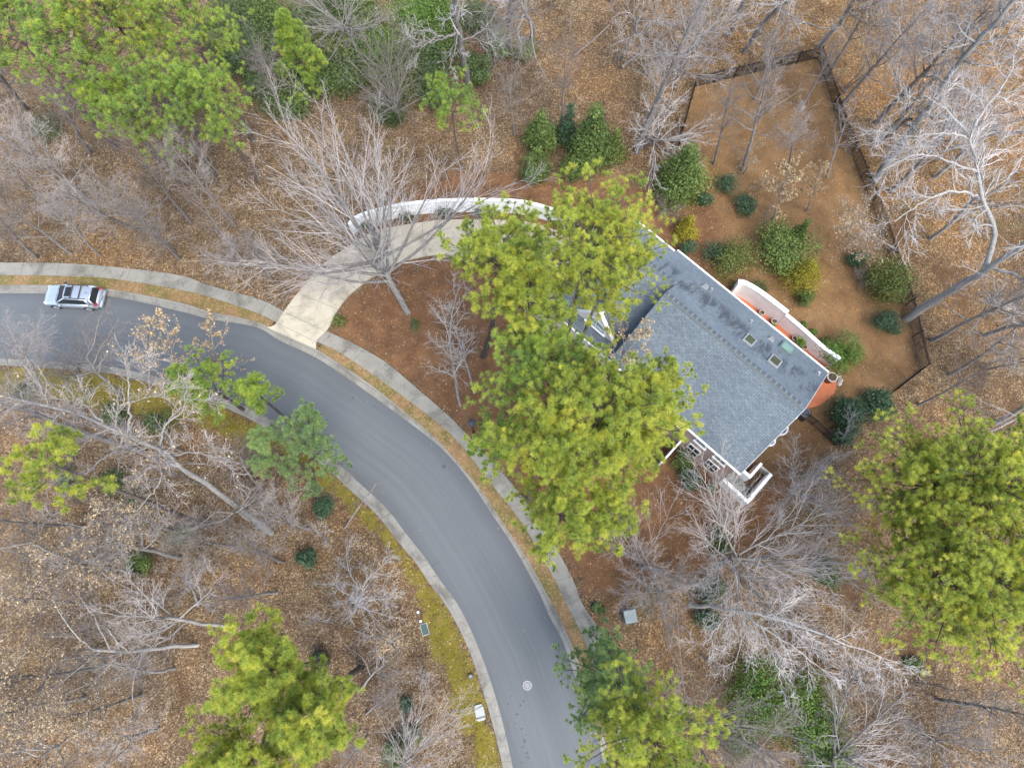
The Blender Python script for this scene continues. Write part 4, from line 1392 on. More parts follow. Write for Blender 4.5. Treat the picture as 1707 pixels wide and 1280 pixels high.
def utility():
    c = P(1051, 1027, 0.7); c[2] = 0
    t = thing('utility_box', 'square grey green utility box on the leaf litter beside the sidewalk', 'utility box', tuple(c), math.radians(10))
    mb = MB(); mb.bevbox((0, 0, 0.36), (0.86, 0.86, 0.7), 0.03); mb.build('body', M['box_dark'], t)  # sides darker than the lid: their shade is put into the colour
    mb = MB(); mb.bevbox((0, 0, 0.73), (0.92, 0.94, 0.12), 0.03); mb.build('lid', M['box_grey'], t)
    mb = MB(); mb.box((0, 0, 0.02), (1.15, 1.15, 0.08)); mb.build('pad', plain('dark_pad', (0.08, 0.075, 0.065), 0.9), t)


utility()


def flat_lid(px, py, w_, l_, rz, mat, name, label, cat, h=0.07):
    c = P(px, py, 0)
    t = thing(name, label, cat, tuple(c), rz)
    mb = MB(); mb.bevbox((0, 0, h / 2), (w_ + 0.1, l_ + 0.1, h), 0.02); mb.build('rim', M['stone'], t)
    mb = MB(); mb.bevbox((0, 0, h), (w_, l_, 0.04), 0.015); mb.build('lid', mat, t)
    return t


flat_lid(708, 1048.5, 0.46, 0.78, math.radians(18), M['teal'], 'vault_lid', 'dark green rectangular utility lid set in the mossy grass', 'utility lid')
v = thing('utility_vault', 'pale rounded rectangular vault lid with two black straps beside the kerb', 'utility vault', tuple(P(800, 1187)), math.radians(14))
mb = MB()
rr = [(0.33 * np.sign(math.cos(a)) * abs(math.cos(a)) ** 0.45, 0.55 * np.sign(math.sin(a)) * abs(math.sin(a)) ** 0.35) for a in np.linspace(0, 2 * math.pi, 28, endpoint=False)]
mb.prism(rr, 0.0, 0.14); mb.build('lid', M['lid_white'], v)
mb = MB(); mb.bar((-0.33, 0.28, 0.15), (0.33, 0.40, 0.15), 0.035); mb.bar((-0.33, -0.36, 0.15), (0.33, -0.36, 0.15), 0.03); mb.bar((-0.33, -0.30, 0.15), (0.33, -0.29, 0.15), 0.02)
mb.build('strap', M['black_metal'], v)
for k, (px, py, lb) in enumerate([(697, 1020, 'white round cap in the grass, farther from the green lid'), (701, 1035, 'white round cap touching the top of the green lid')]):
    mb = MB(); mb.lathe((0, 0, 0), [(0.001, 0.17), (0.08, 0.16), (0.11, 0.11), (0.11, 0)], 14)
    o = mb.build('pipe_cap', M['white'], None, True); o.location = P(px, py); tag(o, lb, 'pipe cap', 'white pipe caps in the mossy grass')
# path light
c = P(785, 1128)
t = thing('ground_light', 'small black spotlight with pale lens in the moss near the kerb', 'light', tuple(c), 0.4)
mb = MB(); mb.box((0, 0, 0.08), (0.14, 0.14, 0.16)); mb.box((0.05, 0.02, 0.14), (0.42, 0.10, 0.05), rz=0.6); mb.build('base', M['black_metal'], t)
mb = MB(); mb.lathe((0.02, 0.05, 0.16), [(0.10, 0), (0.16, 0.16), (0.13, 0.16), (0.02, 0.08)], 14); mb.build('hood', M['box_dark'], t)
mb = MB(); mb.lathe((0.02, 0.07, 0.22), [(0.001, 0.06), (0.10, 0.05), (0.10, 0)], 12); mb.build('lens', M['lid_white'], t)

# manhole
t = thing('manhole_cover', 'round manhole cover with pale worn spokes set in the asphalt', 'manhole cover', tuple(P(879, 1142, 0.02)))
mb = MB(); mb.lathe((0, 0, 0), [(0.001, 0.010), (0.30, 0.010), (0.33, 0.0)], 32); mb.build('plate', M['steel'], t)
mb = MB(); mb.lathe((0, 0, 0), [(0.27, 0.012), (0.27, 0.02), (0.335, 0.02), (0.34, 0.0)], 32)
for k in range(8):
    a = k * math.pi / 4
    mb.bar((0.10 * math.cos(a), 0.10 * math.sin(a), 0.013), (0.27 * math.cos(a), 0.27 * math.sin(a), 0.013), 0.035, 0.012)
mb.lathe((0, 0, 0), [(0.05, 0.012), (0.05, 0.02), (0.10, 0.02), (0.10, 0.012)], 20)
mb.build('spokes', M['steel_pale'], t)

# lamp post
c = P(790.2, 722)
t = thing('lamp_post', 'black lantern lamp post on the mulch beside the sidewalk', 'lamp post', tuple(c), 0.5)
mb = MB(); mb.lathe((0, 0, 0), [(0.14, 0), (0.14, 0.15), (0.075, 0.35), (0.075, 0.4)], 14); mb.build('base', M['black_metal'], t)
mb = MB(); mb.lathe((0, 0, 0), [(0.055, 0.35), (0.05, 3.1)], 12); mb.box((0, 0, 2.7), (0.5, 0.04, 0.04)); mb.build('pole', M['black_metal'], t)
mb = MB(); mb.lathe((0, 0, 3.1), [(0.10, 0), (0.16, 0.05), (0.22, 0.5), (0.20, 0.5)], 4); mb.build('lantern', M['glass'], t)
mb = MB(); mb.lathe((0, 0, 3.6), [(0.40, 0.0), (0.39, 0.04), (0.2, 0.2), (0.06, 0.3), (0.001, 0.42)], 4); mb.build('cap', plain('weathered_black_cap', (0.06, 0.065, 0.075), 0.45), t)

# ------------------------------------------------------------------ parked car


def car():
    paint, nt, b = new_mat('silver_car_paint')
    b.inputs["Base Color"].default_value = (0.53, 0.57, 0.63, 1)
    b.inputs["Metallic"].default_value = 0.65
    b.inputs["Roughness"].default_value = 0.30
    b.inputs["Coat Weight"].default_value = 0.6
    b.inputs["Coat Roughness"].default_value = 0.05
    n1 = noise(nt, 6, 3)
    r = ramp(nt, [(0.3, (0.50, 0.54, 0.60)), (0.7, (0.57, 0.61, 0.66))])
    nt.links.new(n1, r.inputs[0]); nt.links.new(r.outputs[0], b.inputs["Base Color"])
    rubber = plain('tyre_rubber', (0.02, 0.02, 0.021), 0.85)
    rimm = plain('alloy_rim', (0.60, 0.60, 0.60), 0.35, 0.6)
    red = plain('red_tail_lamp', (0.35, 0.012, 0.015), 0.25)
    clear = plain('clear_head_lamp', (0.62, 0.65, 0.68), 0.15)
    trim = plain('black_plastic_trim', (0.03, 0.032, 0.035), 0.6)
    fr, re = P(96.5, 511.5, 0.34), P(150, 514.5, 0.34)
    fw = unit(fr - re); fw[2] = 0
    left = np.array([-fw[1], fw[0], 0])           # vehicle's left = towards the street, photo bottom
    mid = (fr + re) / 2 - left * 0.86
    rz = math.atan2(fw[1], fw[0])
    t = thing('parked_car', 'silver grey estate suv with roof rails parked along the kerb', 'car', (mid[0], mid[1], 0.024), rz)
    # body: lofted sections front -> back.  each: x, halfwidth, sill z, belt z, top z (deck), nose factor
    S = [(2.40, 0.52, 0.42, 0.62, 0.70), (2.33, 0.74, 0.30, 0.70, 0.80), (2.15, 0.87, 0.26, 0.78, 0.90), (1.80, 0.93, 0.25, 0.84, 0.98), (1.30, 0.95, 0.25, 0.90, 1.04), (0.95, 0.95, 0.25, 0.93, 1.08), (0.3, 0.955, 0.25, 0.95, 1.05), (-0.9, 0.955, 0.25, 0.97, 1.05), (-1.6, 0.95, 0.26, 0.99, 1.06), (-2.05, 0.91, 0.28, 1.0, 1.08), (-2.30, 0.82, 0.32, 0.98, 1.04), (-2.40, 0.70, 0.42, 0.92, 0.96)]
    ring = []
    for x, hw_, sz, bz, tz in S:
        h = [(0.80 * hw_, sz), (0.97 * hw_, sz + 0.10), (hw_, (sz + bz) / 2 + 0.04), (0.97 * hw_, bz), (0.88 * hw_, tz - 0.03), (0.55 * hw_, tz), (0.2 * hw_, tz + 0.015)]
        prof = [(y, z) for y, z in h] + [(-y, z) for y, z in reversed(h)]
        ring.append([(x, y, z) for y, z in prof])
    R_ = np.array(ring); ns, m = R_.shape[:2]
    Fq = []
    for i in range(ns - 1):
        for j in range(m):
            Fq.append((i * m + j, i * m + (j + 1) % m, (i + 1) * m + (j + 1) % m, (i + 1) * m + j))
    mb = MB(); mb.add(R_.reshape(-1, 3), Fq + [tuple(range(m - 1, -1, -1)), tuple(range((ns - 1) * m, ns * m))])
    body = mb.build('body', paint, t, True)
    # cabin: base ring and roof ring
    xb = [1.18, -2.24]; xr = [0.24, -1.92]
    zb, zr = 1.03, 1.70
    hb, hr = 0.86, 0.63
    base = [(xb[0], -hb + .06, zb), (xb[0], hb - .06, zb), (xb[1], hb - .06, zb), (xb[1], -hb + .06, zb)]
    basef = [(0.55, -hb, zb), (0.55, hb, zb), (-1.75, hb, zb), (-1.75, -hb, zb)]
    # roof panel, slightly domed
    nx, ny = 9, 7
    V = []
    for i in range(nx):
        for j in range(ny):
            u, v_ = i / (nx - 1), j / (ny - 1) * 2 - 1
            hw2 = hr + 0.03 * math.sin(u * math.pi)
            V.append((xr[0] + (xr[1] - xr[0]) * u + 0.06 * (1 - v_ * v_) * (1 - 2 * u), v_ * hw2, zr - 0.05 * v_ ** 4 - 0.03 * (2 * u - 0.9) ** 2))
    Fq = [(i * ny + j, (i + 1) * ny + j, (i + 1) * ny + j + 1, i * ny + j + 1) for i in range(nx - 1) for j in range(ny - 1)]
    Fq = [q[::-1] for q in Fq]
    mb = MB(); mb.add(V, Fq)
    # pillars as bars
    fl = lambda i, j: np.array(V[i * ny + j])
    for sgn, j in ((-1, 0), (1, ny - 1)):
        mb.bar((xb[0] - .05, sgn * (hb - .05), zb), fl(0, j), 0.09, 0.07)
        mb.bar((xb[1] + .10, sgn * (hb - .03), zb), fl(nx - 1, j), 0.16, 0.10)
        mb.bar((-1.80, sgn * (hb + .005), zb), fl(nx - 2, j) + [0.05, 0, 0], 0.18, 0.05)
        mb.bar(fl(0, j), fl(nx - 1, j), 0.08, 0.06)
        mb.bar((1.0, sgn * (hb - .0), zb), (-2.1, sgn * (hb), zb), 0.08, 0.07)
    mb.bar(fl(nx - 1, 0), fl(nx - 1, ny - 1), 0.14, 0.05)
    mb.build('roof', paint, t, True)
    dz = np.array([0, 0, -0.015])

    def quad(name, pts, mat):
        mb = MB(); pts = [np.array(p, float) for p in pts]
        n = np.cross(pts[1] - pts[0], pts[2] - pts[0]); n = n / np.linalg.norm(n) * 0.02
        mb.add(pts + [p - n for p in pts], [(0, 1, 2, 3), (7, 6, 5, 4), (0, 4, 5, 1), (1, 5, 6, 2), (2, 6, 7, 3), (3, 7, 4, 0)])
        return mb.build(name, mat, t)
    a0, a1 = fl(0, 0) + dz, fl(0, ny - 1) + dz
    b0, b1 = fl(nx - 1, 0) + dz, fl(nx - 1, ny - 1) + dz
    quad('windscreen', [(xb[0], -hb + .08, zb), (xb[0], hb - .08, zb), a1, a0], M['glass'])
    quad('rear_window', [(xb[1], hb - .10, zb), (xb[1], -hb + .10, zb), b0, b1], M['glass'])
    quad('side_window', [(0.95, hb - .04, zb), (-2.0, hb - .04, zb), b1 + [0.12, 0.0, -.03], a1 + [-0.03, 0.0, -.03]], M['glass'])
    quad('side_window', [(-2.0, -hb + .04, zb), (0.95, -hb + .04, zb), a0 + [-0.03, 0.0, -.03], b0 + [0.12, 0.0, -.03]], M['glass'])
    mb = MB(); mb.box((-0.10, 0, zr + 0.003), (0.52, 0.86, 0.02)); mb.build('sunroof', M['glass'], t)
    for sgn in (-1, 1):
        mb = MB(); mb.bar((0.05, sgn * 0.61, zr + 0.055), (-1.62, sgn * 0.61, zr + 0.05), 0.055, 0.05)
        mb.box((0.0, sgn * 0.61, zr + 0.01), (0.14, 0.06, 0.09)); mb.box((-1.6, sgn * 0.61, zr + 0.01), (0.14, 0.06, 0.09))
        mb.build('roof_rail', trim, t)
        mb = MB(); mb.bevbox((0.72, sgn * 1.02, 1.07), (0.16, 0.22, 0.14), 0.03); mb.bar((0.74, sgn * 0.86, 1.04), (0.74, sgn * 0.95, 1.06), 0.05); mb.build('mirror', trim if sgn < 0 else paint, t)
        mb = MB(); mb.bevbox((2.12, sgn * 0.70, 0.79), (0.34, 0.30, 0.13), 0.04, rz=-sgn * 0.55); mb.build('headlight', clear, t)
        mb = MB(); mb.bevbox((-2.18, sgn * 0.72, 0.99), (0.34, 0.26, 0.16), 0.04, rz=sgn * 0.45); mb.build('taillight', red, t)
        for x in (0.55, -0.45, -1.45):
            pass
        for x in (0.30, -0.75):
            mb = MB(); mb.box((x, sgn * 0.955, 0.86), (0.20, 0.035, 0.035)); mb.build('door_handle', paint, t)
        for x in (1.45, -1.35):
            mb = MB()
            n = 22
            prof = [(0.20, 0.12), (0.335, 0.115), (0.35, 0.08), (0.35, -0.10), (0.33, -0.12)]
            VV = []
            for k in range(n):
                a = 2 * math.pi * k / n
                for r_, q in prof:
                    VV.append((x + r_ * math.cos(a), sgn * (0.845 + q), 0.35 + r_ * math.sin(a)))
            mm = len(prof)
            Fw = [(k * mm + j, ((k + 1) % n) * mm + j, ((k + 1) % n) * mm + j + 1, k * mm + j + 1) for k in range(n) for j in range(mm - 1)]
            mb.add(VV, Fw)
            wh = mb.build('wheel', rubber, t)
            mb = MB()
            for k in range(10):
                a = 2 * math.pi * k / 10
                mb.bar((x, sgn * 0.955, 0.35), (x + 0.21 * math.cos(a), sgn * 0.962, 0.35 + 0.21 * math.sin(a)), 0.05, 0.03)
            VV = []
            for k in range(n):
                a = 2 * math.pi * k / n
                for r_, q in ((0.19, 0.955), (0.235, 0.972), (0.25, 0.955)):
                    VV.append((x + r_ * math.cos(a), sgn * q, 0.35 + r_ * math.sin(a)))
            mb.add(VV, [(k * 3 + j, ((k + 1) % n) * 3 + j, ((k + 1) % n) * 3 + j + 1, k * 3 + j + 1) for k in range(n) for j in range(2)])
            mb.build('rim', rimm, wh)
            # dark wheel arch
            mb = MB()
            for k in range(9):
                a0_, a1_ = math.pi * (k / 9) , math.pi * ((k + 1) / 9)
                mb.bar((x + 0.41 * math.cos(a0_), sgn * 0.95, 0.33 + 0.41 * math.sin(a0_)), (x + 0.41 * math.cos(a1_), sgn * 0.95, 0.33 + 0.41 * math.sin(a1_)), 0.04, 0.09)
            mb.build('wheel_arch', trim, t)
    for x in (-0.42, -1.12):
        mb = MB(); mb.bar((x, -0.62, zr + 0.07), (x, 0.62, zr + 0.07), 0.08, 0.04); mb.build('cross_bar', trim, t)
    mb = MB(); mb.bevbox((-2.43, 0, 0.55), (0.18, 1.50, 0.20), 0.05); mb.bevbox((-2.38, 0, 0.40), (0.16, 1.5, 0.16), 0.04); mb.build('rear_bumper', paint, t)
    mb = MB(); mb.box((-2.44, 0, 0.80), (0.05, 0.44, 0.14)); mb.build('number_plate', M['lid_white'], t)
    mb = MB(); mb.bevbox((2.36, 0, 0.45), (0.14, 1.3, 0.24), 0.05); mb.build('front_bumper', trim, t)
    mb = MB(); mb.add([(-1.55, -0.03, zr), (-1.55, 0.03, zr), (-1.70, 0.0, zr + 0.09), (-1.72, 0, zr)], [(0, 1, 2), (0, 2, 3), (2, 1, 3)]); mb.build('antenna', trim, t)
    mb = MB(); mb.box((0, 0, 0.30), (4.2, 1.6, 0.25)); mb.build('underbody', trim, t)
    mb = MB(); mb.bar((0.40, 0.958, 0.90), (0.40, 0.958, 0.32), 0.012); mb.bar((-0.62, 0.962, 0.92), (-0.62, 0.962, 0.32), 0.012); mb.bar((1.2, 0.6, 1.065), (1.2, -0.6, 1.065), 0.02); mb.build('door_seam', trim, t)
    mb = MB(); mb.bar((1.10, -0.5, 1.10), (0.96, 0.15, 1.20), 0.02); mb.bar((1.10, 0.1, 1.10), (0.96, 0.6, 1.20), 0.02); mb.build('wiper', trim, t)


car()

# ------------------------------------------------------------------ fallen logs
for (a, b, r, lb) in [((957, 93), (1016, 42), 0.11, 'long thin pale fallen log on the leaves at the top'), ((1036, 113), (1071, 86), 0.17, 'short thick broken log lying left of the tall dark trunk'), ((1030, 110), (1035, 73), 0.05, 'fallen curved branch just left of the broken log'), ((1489, 600), (1497, 591), 0.03, 'tiny stick lying on the brown yard near the fence corner'), ((560, 30), (640, 22), 0.09, 'mossy fallen stem inside the green thicket'), ((1695, 905), (1750, 900), 0.12, 'pale fallen log at right edge below the large pines'), ((590, 1050), (640, 1066), 0.06, 'dark fallen branch below the small white tree')]:
    A, B = P(*a, r), P(*b, r * 1.3)
    rg = np.random.default_rng(int(a[0]))
    q = resample(np.array([A, (A + B) / 2 + np.append(rg.normal(0, 0.12, 2), 0), B]), 10)
    vv, ff = tube((q - A)[None], np.linspace(r, r * 0.6, 10)[None], 8)
    o = obj('fallen_log', mesh_np('fallen_log', vv, [ff], M['log'], True)); o.location = A
    tag(o, lb, 'log', 'fallen logs and branches')

# ------------------------------------------------------------------ pines


def axis_depth(p):
    return p[1] * sT + (CAM_H - p[2]) * cT


def pine(label, top, pr, h, depth, mat='pine', conical=0.0, dens=1.0, sparse=0.0, tuft=0.24, group=None, trunk_r=None, base=None):
    if conical < 0.25:
        depth *= 0.72
    zc = h - 0.5 * depth * (1 - 0.25 * conical)
    c = P(top[0], top[1], zc)
    R = 1.15 * pr * axis_depth(c) / F_PX
    ms = pine_meshes(int(top[0] * 7 + top[1]), h, R, depth, mat, dens, tuft, conical, trunk_r, (0, 0), sparse)
    b, tilt = c, None
    if base is not None:
        b = P(base[0], base[1], 0)
        tilt = ((c[0] - b[0]) / zc, (c[1] - b[1]) / zc)
    return place('pine_tree', ms, label, 'pine tree', (b[0], b[1], 0), 0.0, 1.0, group, tilt)


GF, GR, GB, GT = 'tall pines in the front yard', 'large pines at the right edge', 'pines at the bottom', 'pines in the top left corner'
pine('broad bright pine covering the garage end of the roof', (985, 412), 118, 22, 6, 'pine', dens=1.9, group=GF, base=(930, 650))
pine('open crowned yellow green pine over the curved driveway', (858, 450), 80, 22, 6, 'pine', dens=1.5, sparse=0.1, group=GF, base=(806, 594))
pine('pine crown spreading over the roof valley right of the dormer', (1048, 465), 72, 19, 6, 'pine', dens=1.4, sparse=0.1, group=GF, base=(915, 680))
pine('pine crown hanging just left of the white dormer', (905, 508), 70, 20, 5.5, 'pine', dens=1.3, sparse=0.1, group=GF)
pine('round green pine between the dormer and the red front yard', (888, 615), 92, 18, 7, 'pine_green', dens=1.8, group=GF)
pine('large yellow pine in front of the entrance side of the house', (985, 712), 112, 21, 7, 'pine', dens=1.9, group=GF)
pine('pine whose right boughs overlap the middle of the shingle roof', (1090, 672), 76, 20, 6.5, 'pine', dens=1.5, sparse=0.1, group=GF, base=(1010, 790))
pine('yellow green pine nearest the lamp post and sidewalk', (895, 765), 82, 20, 7, 'pine', dens=1.7, group=GF)
pine('pine with a ragged crown above the taupe front wall', (1045, 782), 64, 20, 6, 'pine', dens=0.9, group=GF, base=(1005, 840))
pine('southernmost front yard pine with its tail over the sidewalk', (918, 880), 66, 19, 7, 'pine', dens=1.0, sparse=0.1, group=GF)
pine('small outer crown at the street end of the front pines, right of the sidewalk', (995, 870), 56, 17, 6, 'pine', dens=0.8, sparse=0.15, group=GF)
pine('low fresh green pine touching the sidewalk by the lamp post', (822, 745), 46, 11, 5, 'pine_green', 0.3, 0.8, group=GF)

pine('large pine at the right edge, upper left crown of the four', (1535, 802), 108, 13, 5, 'pine', dens=2.1, group=GR, base=(1490, 830))
pine('large pine at the right edge, upper right crown of the four', (1640, 805), 126, 14, 6.5, 'pine', dens=2.2, group=GR)
pine('large pine at the right edge, lower left crown of the four', (1552, 962), 116, 13, 5, 'pine', dens=2.1, group=GR, base=(1510, 960))
pine('large pine at the right edge, lower right crown of the four', (1650, 985), 130, 14, 6.5, 'pine', dens=2.3, group=GR)

pine('bright pine at the bottom left with its tip near the white bare tree', (455, 1105), 78, 22, 7, 'pine', dens=1.6, group=GB, base=(545, 1100))
pine('bright pine cut by the bottom edge on the left side', (405, 1220), 90, 22, 7, 'pine', dens=1.8, group=GB)
pine('right hand pine of the bottom left trio with boughs toward the moss', (505, 1172), 70, 22, 7, 'pine', dens=1.5, sparse=0.12, group=GB, base=(603, 1112))
pine('cone shaped green pine reaching over the kerb near the manhole', (1030, 1140), 84, 13, 8, 'pine_blue', 0.5, 1.7, 0.05, group=GB)
pine('bright low pine beside the road at the bottom edge', (1052, 1240), 110, 15, 7, 'pine', dens=2.0, group=GB)

for lb, t_, pr, h in [('green pine cut by the left edge in the top corner', (20, 50), 82, 17), ('pine second from the left edge, its crown above the dark trunks', (120, 85), 80, 17), ('yellow tinged pine cut by the top edge left of the pale trunk', (195, 25), 84, 17), ('southern pine of the top left group beside the big vase tree', (262, 158), 80, 14), ('pine at the right end of the top left group', (345, 160), 62, 14), ('pine beneath the pale leaning trunk at the top edge', (318, 50), 86, 16), ('small low crown at the southern tip of the top left pines', (208, 185), 48, 13)]:
    pine(lb, t_, pr, h, 7.5, 'pine_green' if pr != 84 else 'pine', 0, 1.25, 0.2, 0.25, GT)
pine('narrow cone shaped young pine standing out of the green thicket', (494, 78), 44, 9.5, 8.5, 'pine_green', 0.7, 1.25)
pine('thin young pine on a bare stem right of the thicket', (758, 178), 52, 10, 4.2, 'pine_green', 0.2, 0.7, 0.35, trunk_r=0.09)
pine('green young pine overhanging the inner kerb by the mossy strip', (345, 640), 60, 10, 6, 'pine_green', 0.3, 0.9, 0.15)
pine('small pine spray on the road edge right of the young pine', (432, 662), 32, 9, 4, 'pine_green', 0.3, 0.6, 0.2)
pine('blue green feathery pine overhanging the inner side of the curve', (520, 735), 66, 11, 7, 'pine_blue', 0.3, 0.9, 0.2, base=(525, 830))
pine('loose blue green pine behind the feathery one, on the moss', (465, 755), 48, 9, 5, 'pine_blue', 0.3, 0.7, 0.25)
pine('very tall dark trunked pine whose sparse yellow green crown meets the left edge', (55, 772), 72, 22, 6, 'pine', 0.1, 0.65, 0.3, base=(347, 879))

# ------------------------------------------------------------------ bare trees
PROTO = {}


def proto(key, *a, **k):
    if key not in PROTO:
        PROTO[key] = bare_meshes(*a, **k)
    return PROTO[key]


SPEC = {
    'forest1': (101, 'forest', 15.0, 4.2, 'twig_grey', 'bark_grey'), 'forest2': (102, 'forest', 15.0, 4.6, 'twig_pale', 'bark_grey'), 'forest3': (103, 'forest', 15.0, 3.8, 'twig_brown', 'bark_grey'),
    'spread1': (111, 'spread', 14.0, 5.0, 'twig_white', 'bark_pale', 0, 0.62), 'spread2': (112, 'spread', 14.0, 4.6, 'twig_pale', 'bark_pale'), 'spread3': (113, 'spread', 14.0, 4.6, 'twig_grey', 'bark_pale'),
    'dome1': (121, 'dome', 8.0, 4.6, 'twig_pale', 'bark_pale'), 'dome2': (122, 'dome', 8.0, 4.6, 'twig_white', 'bark_pale'), 'vase1': (131, 'vase', 14.0, 6.0, 'twig_pale', 'bark_pale', 0, 0.75), 'vase2': (132, 'vase', 14.0, 6.0, 'twig_grey', 'bark_grey', 0, 0.7),
    'sap1': (141, 'sapling', 8.0, 1.9, 'twig_grey', 'bark_grey'), 'sap2': (142, 'sapling', 8.0, 2.3, 'twig_pale', 'bark_grey'), 'sap3': (143, 'sapling', 8.0, 2.0, 'twig_brown', 'bark_grey'),
}
LEAFY = {'beech1': (151, 'sapling', 8.0, 2.4, 'twig_grey', 'bark_pale', 2200), 'beech2': (152, 'sapling', 8.0, 2.2, 'twig_pale', 'bark_pale', 900), 'beech3': (153, 'forest', 14.0, 4.2, 'twig_grey', 'bark_grey', 2600)}


def bare(label, key, h, base=None, top=None, rz=None, group=None, wide=1.0, name='bare_tree', cat='bare tree'):
    if key in SPEC:
        ms = proto(key, *SPEC[key])
        h0 = SPEC[key][2]
    else:
        ms = proto(key, *LEAFY[key])
        h0 = LEAFY[key][2]
    zc = 0.66 * h
    tilt = None
    if base is None:
        b = P(top[0], top[1], zc); b[2] = 0
    else:
        b = P(base[0], base[1], 0)
        if top is not None:
            c = P(top[0], top[1], zc)
            tilt = ((c[0] - b[0]) / zc, (c[1] - b[1]) / zc)
    if rz is None:
        rz = (b[0] * 3.7 + b[1] * 5.3) % 6.28
    return place(name, ms, label, cat, (b[0], b[1], -0.03), rz, h / h0 * wide, group, tilt, h / h0)


def custom(label, ms, base, top=None, h=None, rz=0.0, group=None):
    b = P(base[0], base[1], 0)
    tilt = None
    if top is not None:
        zc = 0.66 * h
        c = P(top[0], top[1], zc)
        tilt = ((c[0] - b[0]) / zc, (c[1] - b[1]) / zc)
    return place('bare_tree', ms, label, 'bare tree', (b[0], b[1], -0.03), rz, 1.0, group, tilt)


# the landmark trees
custom('big pale vase shaped bare tree arching over the driveway', bare_meshes(201, 'vase', 17.0, 7, 'twig_light', 'bark_pale', 0, 0.9, 0.27, thick=0.95), (680, 522), (553, 330), 17.0)
custom('big round headed bare tree of fine pale twigs below the stairwell', bare_meshes(233, 'dome', 12.0, 7.4, 'twig_light', 'bark_pale', 0, 1.35, 0.2, thick=1.0), (1195, 942), (1280, 903), 12.0)
custom('curved trunk bare tree in the bottom right corner', bare_meshes(205, 'dome', 11.5, 5.6, 'twig_light', 'bark_grey', 0, 0.9, 0.2), (1362, 1282), (1500, 1225), 11.5)
custom('smaller bare tree with a tangled head left of the round headed one', bare_meshes(206, 'dome', 9.0, 4.2, 'twig_light', 'bark_grey', 0, 0.85, 0.13), (1065, 945), (1085, 925), 9.0)
custom('white crooked bare tree beside the mossy strip at lower centre', bare_meshes(207, 'spread', 9.0, 3.6, 'twig_white', 'bark_white', 0, 1.0, 0.14, thick=1.2), (590, 1020), (600, 975), 9.0)
custom('upright pinkish bare tree leaning north in the red front yard', bare_meshes(208, 'sapling', 14.0, 3.6, 'twig_white', 'bark_pale', 0, 1.6, 0.13, thick=1.1), (767, 676), (742, 535), 14.0)
custom('slender second bare tree in the front yard close to the open pine', bare_meshes(209, 'sapling', 12.0, 2.6, 'twig_white', 'bark_pale', 0, 1.4, 0.10), (790, 655), (768, 540), 12.0)
custom('arched trunk bare tree with drooping twigs outside the fence corner', bare_meshes(210, 'dome', 9.5, 4.4, 'twig_white', 'bark_grey', 0, 0.75, 0.17), (1072, 246), (1150, 190), 9.5)
custom('small fine bare shrub tree above the driveway wall', bare_meshes(211, 'sapling', 7.0, 2.6, 'twig_grey', 'bark_grey', 0, 1.3, 0.06), (845, 440), (800, 385), 7.0)


def rel(base, pts):
    b = P(base[0], base[1], 0)
    return [P(*p) - b for p in pts]


b0 = (1510, 532)
place('bare_tree', limb_tree(221, [
    (rel(b0, [(1510, 532, 0), (1576, 491, 5.4), (1642, 450, 10.4), (1707, 407, 14.2), (1790, 350, 18)]), 0.36, 0.12, 0.75),
    (rel(b0, [(1642, 450, 10.4), (1657, 384, 12.2), (1634, 325, 14), (1630, 285, 15), (1617, 232, 16.3), (1585, 190, 17.4), (1541, 159, 18)]), 0.20, 0.03, 0.2),
    (rel(b0, [(1634, 325, 14), (1590, 318, 14.6), (1544, 333, 15), (1491, 370, 15)]), 0.10, 0.025, 0.2),
    (rel(b0, [(1630, 285, 15), (1574, 267, 15.5), (1529, 258, 16), (1470, 285, 16)]), 0.09, 0.02, 0.2),
    (rel(b0, [(1617, 232, 16.3), (1632, 195, 17), (1675, 138, 18.5), (1700, 60, 20)]), 0.10, 0.02, 0.25),
    (rel(b0, [(1617, 232, 16.3), (1579, 222, 16.8), (1510, 228, 17)]), 0.08, 0.02, 0.2),
    (rel(b0, [(1655, 445, 11), (1720, 470, 12.5), (1790, 500, 14)]), 0.12, 0.03, 0.3),
], 'twig_white', 'bark_white', 1.0, 0, 0.009, 3.4), 'huge pale trunked tree beside the east fence, its white limbs sweeping up', 'bare tree', tuple(P(*b0)))
b0 = (452, 888)
place('bare_tree', limb_tree(222, [
    (rel(b0, [(452, 888, 0), (400, 848, 4), (330, 797, 8.5), (270, 755, 12.5), (215, 728, 15.5), (150, 697, 17.5), (60, 672, 19.5), (-20, 655, 20.5)]), 0.27, 0.05, 0.45),
    (rel(b0, [(265, 752, 12.8), (273, 712, 14.5), (305, 682, 15.5), (312, 650, 16.5)]), 0.09, 0.03, 0.25),
    (rel(b0, [(215, 728, 15.5), (216, 690, 16.5), (214, 640, 17.5), (220, 600, 18)]), 0.09, 0.02, 0.25),
    (rel(b0, [(170, 705, 17), (125, 660, 18.5), (95, 640, 19.5)]), 0.08, 0.02, 0.2),
    (rel(b0, [(255, 762, 12.4), (268, 800, 12.6), (228, 852, 12.5)]), 0.07, 0.02, 0.2),
    (rel(b0, [(290, 758, 11.8), (335, 755, 13), (400, 772, 14)]), 0.06, 0.02, 0.2),
    (rel(b0, [(215, 735, 15), (175, 762, 15.5), (130, 800, 16)]), 0.06, 0.02, 0.2),
], 'twig_pale', 'bark_pale', 1.0, 500, 0.0105, 3.0), 'tall mottled bare tree leaning up left below the road, white crooked limbs', 'bare tree', tuple(P(*b0)))
b0 = (1150, 1008)
